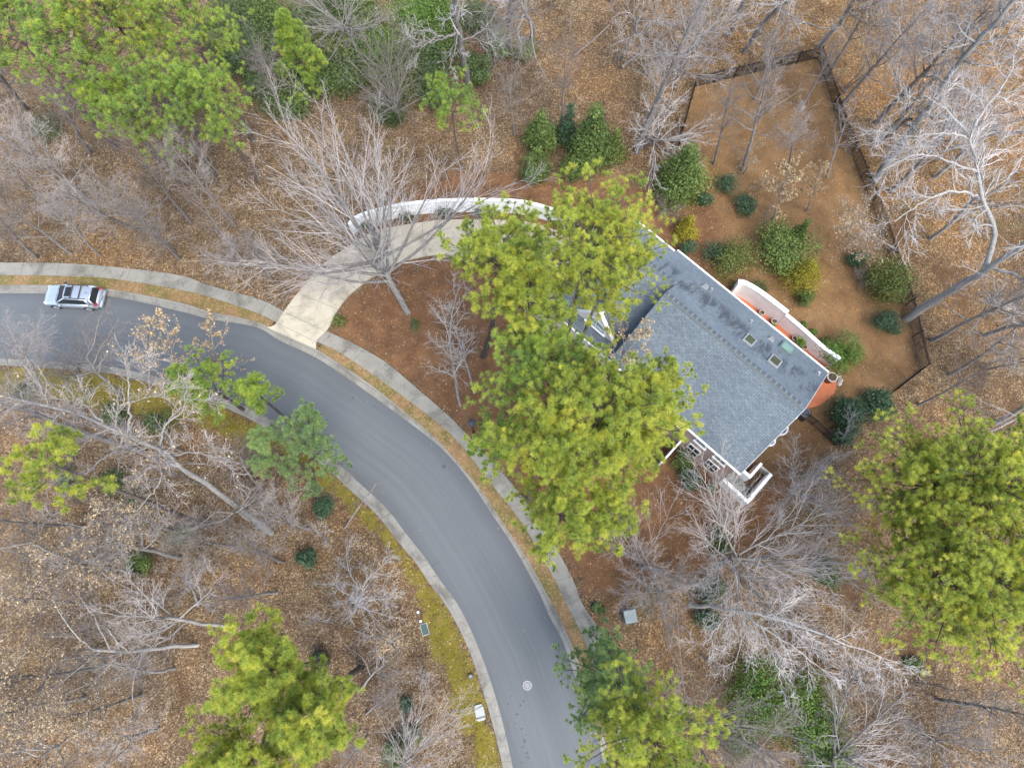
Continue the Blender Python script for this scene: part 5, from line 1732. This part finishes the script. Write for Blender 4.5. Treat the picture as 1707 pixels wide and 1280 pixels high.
place('bare_tree', limb_tree(225, [
    (rel(b0, [(1150, 1008, 0), (1195, 1012, 3.5), (1232, 1018, 6), (1292, 1030, 8), (1380, 1062, 9.5), (1440, 1084, 10.2), (1500, 1106, 10.6)]), 0.17, 0.02, 0.45),
    (rel(b0, [(1232, 1018, 6), (1268, 1043, 7.5), (1330, 1082, 8.6), (1390, 1130, 9.2)]), 0.09, 0.02, 0.1),
    (rel(b0, [(1222, 1016, 5.5), (1200, 1040, 7), (1172, 1078, 8)]), 0.07, 0.02, 0.1),
    (rel(b0, [(1268, 1043, 7.5), (1290, 1095, 8.6), (1303, 1142, 9)]), 0.07, 0.02, 0.1),
    (rel(b0, [(1240, 1022, 6.3), (1236, 1060, 7.6), (1226, 1105, 8.4)]), 0.06, 0.02, 0.1),
], 'twig_white', 'bark_white', 1.0, 0, 0.0085, 2.7), 'white limbed bare tree fanning over the green bushes at lower right', 'bare tree', tuple(P(*b0)))
b0 = (785, 166)
place('bare_tree', limb_tree(223, [
    (rel(b0, [(785, 166, 0), (775, 110, 6), (763, 40, 12), (752, -30, 18)]), 0.32, 0.12, 0.6),
    (rel(b0, [(766, 55, 11), (735, 62, 11.2), (715, 50, 11.5), (690, 55, 12)]), 0.12, 0.03, 0.2),
    (rel(b0, [(726, 62, 11.3), (700, 78, 11), (680, 70, 11.2)]), 0.08, 0.02, 0.2),
    (rel(b0, [(764, 45, 11.5), (757, 90, 11.5), (748, 115, 11.3)]), 0.06, 0.02, 0.2),
    (rel(b0, [(768, 70, 10), (805, 50, 11), (830, 15, 12)]), 0.07, 0.02, 0.2),
], 'twig_white', 'bark_grey', 0.7, 0, 0.011, 2.4), 'gnarled grey trunk with twisted white limbs above the thicket', 'bare tree', tuple(P(*b0)))
b0 = (1456, 304)
place('bare_tree', limb_tree(224, [
    (rel(b0, [(1456, 304, 0), (1510, 230, 6), (1560, 162, 11.5), (1604, 100, 15.5), (1655, 42, 19), (1710, -20, 22)]), 0.33, 0.14, 0.7),
    (rel(b0, [(1640, 60, 17.5), (1600, 30, 18), (1555, 22, 18)]), 0.09, 0.02, 0.15),
    (rel(b0, [(1636, 63, 17.3), (1585, 80, 17), (1545, 60, 17)]), 0.08, 0.02, 0.15),
    (rel(b0, [(1604, 100, 15.5), (1640, 110, 16.5), (1700, 100, 17.5)]), 0.08, 0.02, 0.2),
], 'twig_white', 'bark_pale', 0.9, 0, 0.011, 3.0), 'pale thick trunk rising from the fence line to the top right corner', 'bare tree', tuple(P(*b0)))

GW = 'bare woodland trees north of the parked car'
for a in [
    ('pale many limbed bare tree at the left edge under the green pines', 'forest2', 14, None, (45, 235)),
    ('bare tree with a fan of pale twigs left of the dark leaning trunks', 'forest2', 11, None, (75, 275)),
    ('bare tree above the front bumper of the car, near the sidewalk', 'forest2', 12, (237, 384), (150, 362)),
    ('grey bare tree at the left edge halfway between pines and sidewalk', 'forest3', 11, None, (25, 350)),
    ('bare tree hanging over the sidewalk at the left edge', 'forest1', 11, (62, 430), (22, 385)),
    ('thin bare tree directly below the small green southern pine tip', 'forest3', 13, (318, 372), (245, 285)),
    ('bare tree in the middle of the leafy slope above the car', 'forest1', 13, (290, 420), (215, 345)),
    ('bare tree with pink twigs overlapping the left side of the vase tree', 'forest3', 10, None, (350, 365)),
    ('bare tree beside the sidewalk between the car and driveway', 'forest2', 9, (395, 455), (370, 425)),
    ('bare tree at the driveway mouth left edge, twigs over the concrete', 'forest1', 9, (455, 470), (430, 425)),
    ('fine hazy bare tree on the slope directly above the roof of the parked car', 'forest2', 10, (165, 425), (112, 378)),
    ('fine hazy bare tree between the southern pine tip and sidewalk', 'forest1', 11, (300, 432), (255, 378)),
    ('pale fine bare tree left of the vase tree near the pine trunks', 'forest2', 11, None, (335, 300)),
    ('hazy bare tree at the left edge just above the sidewalk bend', 'forest2', 10, None, (15, 290)),
    ('slim bare tree among the dark pine trunks at upper left', 'forest3', 14, (150, 255), (95, 175)),
    ('bare tree at the far left with a thick grey leaning trunk', 'forest1', 16, (45, 182), (-30, 110)),
]:
    bare(*a, group=GW)
GTc = 'bare trees above the green thicket'
for a in [
    ('bare tree with upswept limbs inside the thicket right of the cone pine', 'vase1', 9, (590, 68), (548, 12)),
    ('grey bare tree tangled in the middle of the thicket', 'vase2', 7, None, (640, 95)),
    ('bare tree of fine twigs at the lower edge of the thicket', 'vase2', 7, None, (655, 150)),
    ('bare tree left of the cone pine behind the vase tree', 'forest1', 9, None, (440, 130)),
    ('bare shrubby tree under the cone shaped pine', 'dome1', 5, None, (430, 75)),
    ('straight pale trunk right of the gnarled one at the top edge', 'spread2', 18, (853, 90), (850, -40)),
    ('straight pale trunk farthest right of the pair at the top edge', 'spread3', 18, (888, 70), (887, -50)),
    ('dim twiggy bare tree left of the evergreen cone trio', 'forest1', 8, (858, 225), (856, 165)),
    ('thin bare tree rising above the evergreen cone trio', 'forest3', 10, (935, 225), (937, 130)),
]:
    bare(*a, group=GTc)
GRt = 'tall bare trees behind the fenced yard'
for a in [
    ('very tall dark trunk crossing to the top edge left of the fence corner', 'forest2', 21, (1062, 255), (1112, 62)),
    ('white crowned slim tree against the leaves left of the fenced yard', 'spread1', 13, (1129, 124), (1158, 45)),
    ('white branched crown at the top edge above the broken log', 'spread1', 12, (1035, 100), (1072, 35)),
    ('white branched crown at the top edge right of the tall dark trunk', 'spread2', 12, (1150, 90), (1185, 30)),
    ('thick dark stump like trunk leaning off the top edge', 'forest1', 20, (1214, 60), (1290, -110)),
    ('dark trunk at the top edge behind the north fence', 'spread1', 19, (1240, 88), (1330, -60)),
    ('dark trunk rising from the north fence corner', 'spread2', 19, (1366, 78), (1455, -70)),
    ('long grey trunk with pale bark behind the east fence, upper one', 'forest2', 20, (1461, 205), (1575, 55)),
    ('short pale trunk with a burst of limbs behind the east fence', 'spread1', 15, (1470, 233), (1548, 165)),
    ('grey trunk parallel to the huge pale tree, on its upper side', 'spread2', 18, (1485, 320), (1590, 190)),
    ('faint leaning trunk below the huge pale tree', 'forest1', 15, (1553, 568), (1662, 510)),
    ('white crooked bare tree cut by the right edge beside the huge trunk', 'spread1', 15, (1640, 560), (1740, 510)),
    ('grey trunk at the right edge above the big pines', 'spread2', 16, (1660, 705), (1780, 645)),
    ('white topped bare tree at the right edge level with the yard shrubs', 'spread1', 14, None, (1665, 300)),
    ('tangled pale bare tree in the top right corner', 'spread1', 15, None, (1680, 175)),
    ('bare tree near the top edge between the dark trunks and corner', 'forest2', 14, None, (1480, 60)),
    ('yellowish bare tree at the top edge right of the fence corner', 'beech3', 12, None, (1445, 18)),
    ('white limbed bare tree between the two pale thick trunks at upper right', 'spread2', 15, None, (1560, 110)),
    ('fine bare tree at the right edge below the huge pale tree', 'forest2', 12, None, (1690, 570)),
    ('pale bare tree outside the north fence, twigs over its black pickets', 'forest2', 10, None, (1300, 80)),
    ('grey twiggy tree hanging over the north fence corner', 'forest1', 9, None, (1380, 105)),
    ('bare tree on the open leaf slope right of the fence end', 'forest3', 9, None, (1605, 640)),
    ('tan leaved bare tree leaning over the east fence', 'beech3', 11, (1500, 420), (1440, 370)),
]:
    bare(*a, group=GRt)
GY = 'thin trees inside the fenced back yard'
for a in [
    ('slim tall tree in the middle of the fenced yard', 'forest1', 14, (1238, 284), (1280, 170)),
    ('multi stemmed young tree against the east fence', 'sap2', 9, (1379, 296), (1412, 215)),
    ('beech sapling with tan leaves above the yellow shrub', 'beech1', 8.5, (1288, 368), (1318, 318)),
    ('smaller beech sapling with tan leaves in the yard centre', 'beech1', 6.0, (1345, 352), (1352, 305)),
    ('pale twiggy tree filling the middle of the yard', 'forest2', 9, (1312, 282), (1335, 232)),
    ('grey leaning trunk beside the dark holly tree', 'forest1', 10, (1190, 275), (1215, 195)),
    ('fine twigged sapling near the north fence inside the yard', 'sap2', 7, (1262, 200), (1275, 165)),
    ('thin bare shrub among the yard evergreens', 'sap1', 4.5, (1268, 385), (1285, 355)),
    ('leafy tan twigs of a slim tree overlapping the roof valley beside the dormer', 'beech2', 10, (985, 650), (1062, 590)),
    ('dark twiggy bare bush between the holly tree and roof', 'dome1', 2.6, (1105, 355), None),
    ('faint bare shrub left of the large olive bush by the fence', 'dome1', 2.2, (1432, 470), None),
]:
    bare(*a, group=GY)
GS = 'bare trees over the lower left road edge'
for a in [
    ('bare tree with pale limbs over the road at the left edge', 'spread2', 11, (70, 660), (35, 575)),
    ('bare tree overhanging the road below the parked car', 'spread3', 12, (205, 665), (165, 580)),
    ('small bare tree with budding tips over the road, right of the car', 'beech2', 9, (250, 650), (235, 575)),
    ('budding bare tree at the kerb next to the green young pine', 'beech2', 9, (305, 660), (285, 590)),
    ('slender budding tree rising out of the green young pine', 'beech2', 9, (365, 655), (350, 590)),
    ('twiggy bare tree on the mossy strip at the left', 'spread3', 9, (150, 660), (105, 610)),
    ('grey bare tree behind the mossy strip, left of the mottled tree', 'forest1', 11, None, (50, 690)),
]:
    bare(*a, group=GS)
GL = 'bare trees in the lower left woods'
for a in [
    ('dark leaning trunk above the mottled tree at the left edge', 'forest3', 20, (250, 758), (0, 682)),
    ('bare tree with pale curved limbs at the left edge, upper one', 'spread3', 13, (200, 960), (60, 900)),
    ('bare tree with tan leaves left of the dark holly bush', 'beech3', 12, None, (140, 950)),
    ('bare tree with scattered tan leaves at the left edge', 'beech3', 12, None, (40, 1010)),
    ('broad pale bare tree spreading above the bottom left pines', 'spread2', 13, (390, 1045), (240, 1010)),
    ('tan leaved bare tree in the bottom left corner', 'beech3', 12, None, (60, 1130)),
    ('bare tree directly left of the bottom left pines', 'spread3', 10, None, (215, 1130)),
    ('bare tree at the bottom edge left of the bottom left pines', 'spread2', 9, None, (190, 1240)),
    ('pale bare tree cut by the bottom left corner', 'spread3', 10, None, (50, 1240)),
    ('pale sinuous bare tree crossing the middle of the lower left woods', 'spread2', 14, (300, 930), (150, 905)),
    ('long limbed bare tree low over the leaves left of the bottom pines', 'spread3', 13, (330, 1075), (130, 1060)),
    ('tan leaved bare tree above the dark holly bush at lower left', 'beech3', 11, None, (215, 870)),
    ('tan leaved bare tree low at the left edge near the bottom corner', 'beech3', 12, None, (20, 1190)),
    ('grey bare tree at the left edge below the sparse yellow pine', 'forest1', 12, None, (25, 860)),
    ('fine pale bare tree between the two dark bushes below the feathery pine', 'forest2', 9, None, (480, 870)),
    ('tan leaved tree in the clearing left of the bottom left pines', 'beech3', 10, None, (150, 1180)),
    ('fine grey bare tree above the tip of the bottom left pines', 'forest1', 10, None, (410, 985)),
    ('pale bare tree with long limbs near the dark leaning trunk foot', 'spread3', 10, None, (360, 850)),
    ('leafy tan sapling tree beside the mossy strip below the white bare tree', 'beech2', 6, None, (650, 1060)),
    ('grey bare tree between the mottled tree and dark holly bush', 'forest1', 10, None, (330, 900)),
    ('bare tree with thin limbs on the red leaves near the round dark bush', 'forest2', 9, None, (430, 930)),
    ('tangled bare tree below the mottled trunk near the mossy strip', 'spread3', 8, (440, 820), (400, 760)),
    ('bare sapling reaching over the kerb at mid curve', 'sap1', 6, (575, 880), (620, 820)),
    ('thicket like bare tree right of the dark blue green bushes', 'sap2', 6, (545, 905), (530, 880)),
    ('arching bare tree right of the bottom left pines', 'spread3', 7, (600, 1150), (650, 1110)),
    ('grey bare tree in the leaves below the green utility lid', 'forest1', 7, (610, 1190), (635, 1160)),
    ('pale bare tree leaning over the vault lid at the bottom', 'vase1', 8, (660, 1290), (735, 1225)),
    ('fine bare tree right of the arching one, near the moss', 'sap2', 6, None, (695, 1120)),
    ('bare tree above the bottom edge between pines and moss', 'forest1', 7, None, (590, 1245)),
    ('pale twigged bare tree beside the tip of the bottom left pines', 'spread2', 8, (330, 1010), (300, 960)),
]:
    bare(*a, group=GL)
GBR = 'bare trees in the bottom right woods'
for a in [
    ('grey leaning bare tree right of the bottom roadside pine', 'vase2', 10, (1120, 1180), (1210, 1235)),
    ('bare sapling arching over the cone shaped roadside pine', 'sap2', 7, (1120, 1215), (1105, 1160)),
    ('fine twigged bare tree at the bottom edge right of centre', 'dome1', 6, None, (1290, 1260)),
    ('bare tree below the big right pines near the right edge', 'forest1', 11, None, (1670, 1190)),
    ('pinkish dense bare tree at the bottom right beside the curved trunk', 'dome1', 8, None, (1610, 1250)),
    ('bare tree right of the white limbed fan, under the big pines', 'vase2', 7, None, (1440, 1140)),
    ('fine pinkish bare tree between the round headed tree and the house', 'dome2', 6, None, (1345, 810)),
    ('small white stemmed shrub tree beside the dark rhododendron', 'sap2', 5, (1402, 745), (1412, 710)),
    ('pinkish twiggy bare tree between the utility box and round headed tree', 'dome1', 7, None, (1120, 985)),
]:
    bare(*a, group=GBR)

# indistinguishable thin saplings fill the woods
rs = np.random.default_rng(77)
HARD = [PP(DRIVE)]
for poly, n, lb, hmin, hmax in [
    ([(0, 160), (420, 250), (560, 340), (470, 500), (300, 455), (0, 430)], 15, 'thin grey sapling on the leafy slope between the sidewalk and the top left pines', 3, 8),
    ([(800, 0), (1180, 0), (1140, 130), (1060, 290), (880, 170), (830, 200)], 9, 'thin grey sapling on the orange leaf litter left of the fenced yard', 2.5, 7),
    ([(1200, 0), (1707, 0), (1707, 700), (1560, 700), (1540, 560), (1470, 330), (1380, 90), (1200, 110)], 16, 'thin pale sapling in the leaf litter outside the fenced yard', 3, 8),
    ([(0, 700), (420, 750), (560, 860), (700, 1000), (740, 1150), (770, 1280), (560, 1280), (460, 1000), (300, 1000), (250, 1280), (0, 1280)], 26, 'thin grey sapling in the leafy woods inside the curve of the road', 2.5, 7),
    ([(1090, 1060), (1400, 1000), (1707, 1130), (1707, 1280), (1120, 1280)], 12, 'thin pale sapling in the bottom right woods', 2.5, 7),
    ([(1170, 170), (1350, 120), (1430, 330), (1300, 420), (1210, 300)], 5, 'thin pale sapling on the brown yard inside the fence', 2.5, 5),
]:
    W = PP(poly)
    lo, hi = W.min(0), W.max(0)
    k = 0
    while k < n:
        q = rs.uniform(lo, hi)
        if sdist(q[None, :2], W)[0] < 0: continue
        h = rs.uniform(hmin, hmax)
        key = ['sap1', 'sap2', 'sap3', 'beech2'][int(rs.integers(0, 4))]
        ms = proto(key, *(SPEC.get(key) or LEAFY[key]))
        place('sapling', ms, lb, 'sapling', (q[0], q[1], -0.02), rs.uniform(0, 6.28), h / 8.0, lb.replace('thin grey sapling', 'saplings').replace('thin pale sapling', 'saplings'), (rs.normal(0, .08), rs.normal(0, .08)))
        k += 1

# ------------------------------------------------------------------ evergreen shrubs and small evergreens


def shrub(label, px, pr, h, shape, mat, n=1800, leaf=0.085, name='shrub', cat='shrub', group=None, lobes=14):
    c = P(px[0], px[1], h * 0.5)
    R = 1.12 * pr * axis_depth(c) / F_PX
    ms = shrub_meshes(int(px[0] * 13 + px[1] * 7), h, R, shape, mat, int(n * 1.7), leaf * 0.82, lobes)
    return place(name, ms, label, cat, (c[0], c[1], 0), 0.0, 1.0, group)


GC = 'evergreen cones behind the driveway wall'
shrub('large bright green evergreen cone, tallest of the cones behind the driveway wall', (988, 222), 46, 7.5, 'cone', 'cedar', 6500, 0.11, 'evergreen_tree', 'evergreen tree', GC, 26)
shrub('dark leafy evergreen at the left of the cone group', (902, 220), 33, 5.5, 'cone', 'cedar', 3600, 0.11, 'evergreen_tree', 'evergreen tree', GC, 18)
shrub('dull narrow evergreen wedged between the left and tallest cones', (948, 205), 22, 5.5, 'cone', 'holly', 2200, 0.10, 'evergreen_tree', 'evergreen tree', GC)
shrub('low evergreen at the lower left of the cone group', (893, 282), 26, 3, 'round', 'cedar', 1700, 0.10, 'evergreen_tree', 'evergreen tree', GC)
shrub('rounded evergreen in front of the tallest cone, above the pine', (962, 277), 30, 3, 'round', 'cedar', 2000, 0.10, 'evergreen_tree', 'evergreen tree', GC)
shrub('dim evergreen on the right of the tallest cone', (1026, 238), 22, 4, 'cone', 'olive', 1800, 0.10, 'evergreen_tree', 'evergreen tree', GC)
shrub('big broad dark green holly tree beside the fenced yard', (1140, 285), 52, 7, 'cone', 'cedar', 7000, 0.12, 'evergreen_tree', 'evergreen tree', None, 26)
GG = 'evergreen shrubs in the back yard'
shrub('tall golden yellow shrub leaning beside the roof corner', (1146, 378), 24, 3.2, 'cone', 'gold', 2600, 0.07, group=GG)
shrub('dark round shrub tucked at the roof corner under the golden one', (1145, 413), 17, 1.5, 'round', 'holly', 1100, 0.07, group=GG)
shrub('dark blue shrub just right of the big holly tree', (1178, 330), 17, 1.6, 'round', 'holly', 1100, 0.07, group=GG)
shrub('grey green round shrub with a twiggy top, upper of the two by the holly tree', (1216, 308), 20, 1.9, 'round', 'holly', 1400, 0.07, group=GG)
shrub('spiky blue green round shrub below the grey green one', (1242, 343), 19, 1.5, 'round', 'holly', 1500, 0.08, group=GG)
shrub('dull green shrub at the left of the rear shrub row', (1193, 418), 27, 1.5, 'round', 'holly', 1500, 0.07, group=GG)
shrub('broad olive shrub near the rear eave', (1226, 440), 42, 2.0, 'round', 'olive', 2800, 0.08, group=GG, lobes=18)
shrub('large glossy dark green shrub behind the golden cypress', (1308, 418), 50, 3.4, 'round', 'cedar', 4200, 0.10, group=GG, lobes=20)
shrub('upright green conifer behind the large glossy shrub', (1335, 385), 18, 3.6, 'cone', 'cedar', 1600, 0.08, group=GG)
shrub('golden yellow cypress in the middle of the rear shrub bed', (1342, 455), 39, 3.6, 'cone', 'gold', 4000, 0.07, group=GG, lobes=20)
shrub('small dark green shrub at the foot of the golden cypress', (1344, 497), 18, 1.3, 'round', 'cedar', 1300, 0.07, group=GG)
shrub('small dark round shrub alone on the brown yard', (1433, 433), 18, 1.5, 'round', 'holly', 1500, 0.07, group=GG)
shrub('large feathery olive conifer against the east fence', (1479, 472), 46, 3.0, 'round', 'olive', 4200, 0.09, group=GG, lobes=20)
shrub('dark round shrub at the fence below the feathery conifer', (1482, 541), 25, 1.8, 'round', 'holly', 2400, 0.07, group=GG)
shrub('bright green dense round shrub at the end of the white terrace wall', (1404, 588), 34, 2.4, 'round', 'bright', 3600, 0.075, group=GG, lobes=18)
shrub('low green tuft nearest the terrace wall pillar', (1342, 540), 6, 0.35, 'round', 'bright', 260, 0.06, group=GG, lobes=6)
shrub('low green tuft in the middle of the three by the terrace wall', (1357, 553.5), 8, 0.4, 'round', 'bright', 320, 0.06, group=GG, lobes=6)
shrub('low dull green tuft beside the bright round shrub', (1374, 566), 9, 0.4, 'round', 'olive', 320, 0.06, group=GG, lobes=6)
shrub('low grey green hedge along the curved end of the terrace wall', (1262, 482), 20, 0.7, 'round', 'brush', 900, 0.06, group=GG, lobes=8)
shrub('pale leaved creeper clump on the curved terrace wall end', (1227, 478), 11, 1.3, 'round', 'brush', 500, 0.07, group=GG, lobes=8)
GRh = 'dark rhododendrons by the south fence end'
shrub('dark rhododendron clump at the left, nearest the iron fence run', (1412, 690), 32, 2.2, 'round', 'holly', 3000, 0.10, group=GRh, lobes=18)
shrub('dark rhododendron clump at the right, touching the fence end', (1458, 672), 28, 2.0, 'round', 'holly', 2600, 0.10, group=GRh, lobes=16)
shrub('dark rhododendron at the bottom behind the white stemmed shrub', (1405, 722), 20, 1.6, 'round', 'holly', 1500, 0.09, group=GRh)
GWl = 'round shrubs along the driveway wall'
shrub('round dark shrub at the left end of the driveway wall row', (614, 375), 13, 1.0, 'round', 'holly', 800, 0.055, group=GWl, lobes=10)
shrub('round dark shrub second along the driveway wall', (677, 360), 14, 1.1, 'round', 'holly', 850, 0.055, group=GWl, lobes=10)
shrub('round grey green shrub third along the driveway wall', (741, 351.5), 16, 1.1, 'round', 'holly', 900, 0.055, group=GWl, lobes=10)
shrub('widest round shrub, at the right of the driveway wall row', (808, 350.5), 18, 1.1, 'round', 'holly', 1000, 0.055, group=GWl, lobes=10)
GFr = 'shrubs at the house front'
shrub('dark green shrub under the taupe front wall', (1152, 800), 22, 1.5, 'round', 'holly', 1500, 0.075, group=GFr)
shrub('dark evergreen below the lower left front window', (1138, 770), 20, 1.8, 'round', 'cedar', 1300, 0.075, group=GFr)
shrub('small yellow green shrub at the foot of the stairwell wall', (1187, 815), 10, 0.8, 'round', 'bright', 450, 0.06, group=GFr, lobes=8)
shrub('low grassy clump at the driveway mouth beside the sidewalk', (566, 535), 13, 0.5, 'round', 'olive', 420, 0.07, group=GFr, lobes=8)
shrub('faint green ground clump at the foot of the vase tree', (690, 545), 16, 0.25, 'round', 'brush', 300, 0.06, group=GFr, lobes=8)
GLs = 'dark bushes in the woods inside the curve'
for lb, c_, pr, h, mt in [('spiky dark bush alone on the leaves left of the white bare tree', (510, 928), 19, 1.4, 'holly'), ('dark bush at the foot of the feathery pine', (537, 848), 18, 1.5, 'holly'), ('dark holly bush between the leaning trunks at lower left', (228, 936), 26, 1.6, 'cedar'), ('green bush under the mottled bare tree, upper one', (195, 805), 26, 1.5, 'brush'), ('green bush under the mottled bare tree, lower one', (225, 838), 22, 1.3, 'brush'), ('green bush behind the mossy strip left of the young pine', (190, 690), 26, 1.5, 'brush'), ('green bush between mottled tree limbs and young pine', (262, 705), 28, 1.8, 'brush'), ('olive bush beneath the sparse left pine', (110, 790), 24, 1.2, 'brush'), ('low green bush at the bottom edge left of the moss', (660, 1255), 26, 1.3, 'cedar'), ('low green bush above the bottom one, left of the moss', (685, 1228), 17, 1.0, 'cedar'), ('dark bush hidden beside the bottom left pines', (530, 1100), 16, 1.2, 'holly'), ('dark low bush among the leaves below the arching bare tree', (675, 1175), 11, 0.8, 'holly'), ('low green tuft under the long dark leaning trunk', (300, 890), 20, 0.6, 'brush'), ('green bush at the left edge behind the mossy strip', (40, 660), 24, 1.2, 'brush')]:
    shrub(lb, c_, pr, h, 'round', mt, 1200, 0.085, group=GLs)
GBr = 'green bushes in the bottom right woods'
for lb, c_, pr, h, mt in [('large green bush at the bottom right, upper of the pair under the white fan', (1275, 1160), 60, 2.4, 'bright'), ('large green bush at the bottom right, lower of the pair', (1350, 1185), 60, 2.6, 'bright'), ('green bush at the bottom edge near the curved trunk', (1375, 1250), 44, 2.0, 'bright'), ('green bush left of the large pair near the grey leaning tree', (1235, 1230), 34, 1.6, 'cedar'), ('dark bush under the round headed tree, upper one', (1185, 985), 26, 2.0, 'holly'), ('dark bush under the round headed tree, lower one', (1180, 1030), 22, 1.8, 'holly'), ('low green clump at the tip of the white fan', (1520, 1105), 13, 0.5, 'brush'), ('faint green bush under the right side of the round headed tree', (1380, 960), 26, 1.4, 'brush'), ('low tuft beside the sidewalk near the utility box', (995, 1015), 10, 0.6, 'brush'), ('green clump beneath the round headed tree fork', (1205, 905), 22, 1.0, 'brush')]:
    shrub(lb, c_, pr, h, 'round', mt, 3800 if pr > 35 else 1300, 0.09, group=GBr, lobes=18 if pr > 35 else 12)
# understorey thicket at the top
GTh = 'evergreen understorey at the top'
TH = [(400, 25, 50, 3, 'brush'), (440, 70, 48, 2.6, 'brush'), (395, 95, 42, 2.5, 'brush'), (455, 15, 50, 3, 'cedar'), (515, 35, 48, 2.8, 'brush'), (560, 65, 48, 2.5, 'olive'), (610, 30, 52, 3.2, 'cedar'), (640, 80, 54, 3, 'bright'), (600, 110, 50, 2.6, 'brush'), (660, 130, 50, 2.4, 'olive'), (690, 25, 52, 3.0, 'bright'), (705, 95, 50, 2.4, 'brush'), (725, 145, 42, 2.4, 'brush'), (555, 135, 46, 2.2, 'brush'), (735, 20, 42, 2.6, 'bright'), (800, 25, 30, 2.6, 'brush'), (830, 75, 26, 2.6, 'bright'), (440, 155, 36, 2.2, 'brush'), (795, 115, 26, 2.2, 'brush'), (875, 85, 20, 1.6, 'olive'), (570, 5, 48, 2.8, 'brush'), (650, 178, 34, 1.8, 'brush'), (500, 130, 42, 2.2, 'brush'), (485, 175, 34, 1.6, 'brush'), (745, 65, 38, 2.4, 'cedar'), (360, 60, 34, 2.2, 'cedar')]
for (x, y, pr, h, mt) in TH:
    shrub('evergreen understorey bush in the dense green thicket along the top edge', (x, y), pr, h, 'round', mt, 3000, 0.10, 'bush', 'bush', GTh, 16)
shrub('faint green bush among bare twigs below the top left pines', (78, 212), 28, 2.0, 'round', 'brush', 900, 0.08, 'bush', 'bush', None)

# ------------------------------------------------------------------ fallen leaves: far too many to count


def litter():
    n = 260000
    xy = rs.uniform([-62, -18], [62, 72], (n, 2))
    keep = np.ones(n, bool)
    p = rs.uniform(0, 1, n)
    band = lambda A, B: np.vstack([A, B[::-1]])
    road = sdist(xy, band(ko, ki))
    edge_ = np.minimum(np.abs(sdist(xy, band(ko, ki))), 9)
    keep &= ~((road > 0) & (p > np.where(edge_ < 0.75, 0.13, 0.012)))
    walk = sdist(xy, band(si, so))
    keep &= ~((walk > 0) & (p > 0.05))
    dr_ = sdist(xy, PP(DRIVE))
    keep &= ~((dr_ > 0) & (p > 0.04))
    keep &= ~((sdist(xy, band(ko, si)) > 0) & (p > 0.35))
    for q, k in ((MULCH1, 0.12), (MULCH2, 0.15), (YARD, 0.28)):
        keep &= ~((sdist(xy, q) > 0.3) & (p > k))
    keep &= ~((sdist(xy, MOSS) > 0.3) & (p > 0.35))
    T = PP(TER)
    keep &= ~((sdist(xy, T) > 0) & (p > 0.02))
    lx = (xy - HS[:2]) @ np.array([[0.72426202, 0.68952485], [-0.68952485, 0.72426202]])
    keep &= ~((lx[:, 0] > -18.6) & (lx[:, 0] < 0.2) & (lx[:, 1] > 0) & (lx[:, 1] < 10.4))
    dens = 0.5 + 0.5 * np.sin(xy[:, 0] * 0.31 + 1.3 * np.sin(xy[:, 1] * 0.23)) * np.sin(xy[:, 1] * 0.27 + np.sin(xy[:, 0] * 0.19))
    keep &= rs.uniform(0, 1, n) < 0.45 + 0.55 * dens
    xy = xy[keep]
    z = np.full(len(xy), 0.03)
    k = (sdist(xy, band(ko[:, :], so[:, :])) > 0)
    z[k] = 0.185
    z[sdist(xy, PP(DRIVE)) > 0] = 0.195
    z[sdist(xy, band(eo, ei)) > 0] = 0.045
    c = np.column_stack([xy, z + rs.uniform(0, 0.02, len(xy))])
    nr = unit(rs.normal(0, 0.35, (len(xy), 3)) + np.array([0, 0, 1.0]))
    V, Fq = cards(rs, c, nr, rs.uniform(0.025, 0.055, len(xy)), 0.7)
    t = np.clip(rs.beta(1.6, 1.7, len(xy)), 0, 1)
    me = mesh_np('fallen_leaves', V, [Fq], M['litter'], False, dict(tint=np.repeat(t, 4)))
    tag(obj('fallen_leaves', me), kind='stuff')


litter()


def sticks():
    """fine dead twigs lying and standing all over the woodland floor"""
    n = 16000
    xy = rs.uniform([-60, -18], [60, 70], (n, 2))
    keep = np.ones(n, bool)
    for q in (np.vstack([so, ki[::-1]]), PP(DRIVE), MULCH1, MULCH2, YARD, MOSS):
        keep &= sdist(xy, q) < 0.4
    xy = xy[keep]; n = len(xy)
    a = rs.uniform(0, 6.28, n)
    d = np.stack([np.cos(a), np.sin(a), rs.uniform(-0.02, 0.55, n)], 1)
    A, Ar = grow(rs, np.column_stack([xy, np.full(n, 0.03)]), d, rs.uniform(0.5, 2.2, n), np.full(n, 0.012), np.full(n, 0.006), 4, 0.16, 0.0)
    A[:, :, 2] = np.maximum(A[:, :, 2], 0.03)
    B, Br, _ = spawn(rs, A, Ar, 2, 0.3, 0.9, 0.7, 0.5, 2, 0.15, 0, 0.7, 0.6, 0.3, 0.006)
    v, f = merge([tube(A, Ar, 3), tube(B, Br, 3)])
    tag(obj('undergrowth', mesh_np('undergrowth', v, [f], M['twig_brown'])), kind='stuff')


sticks()
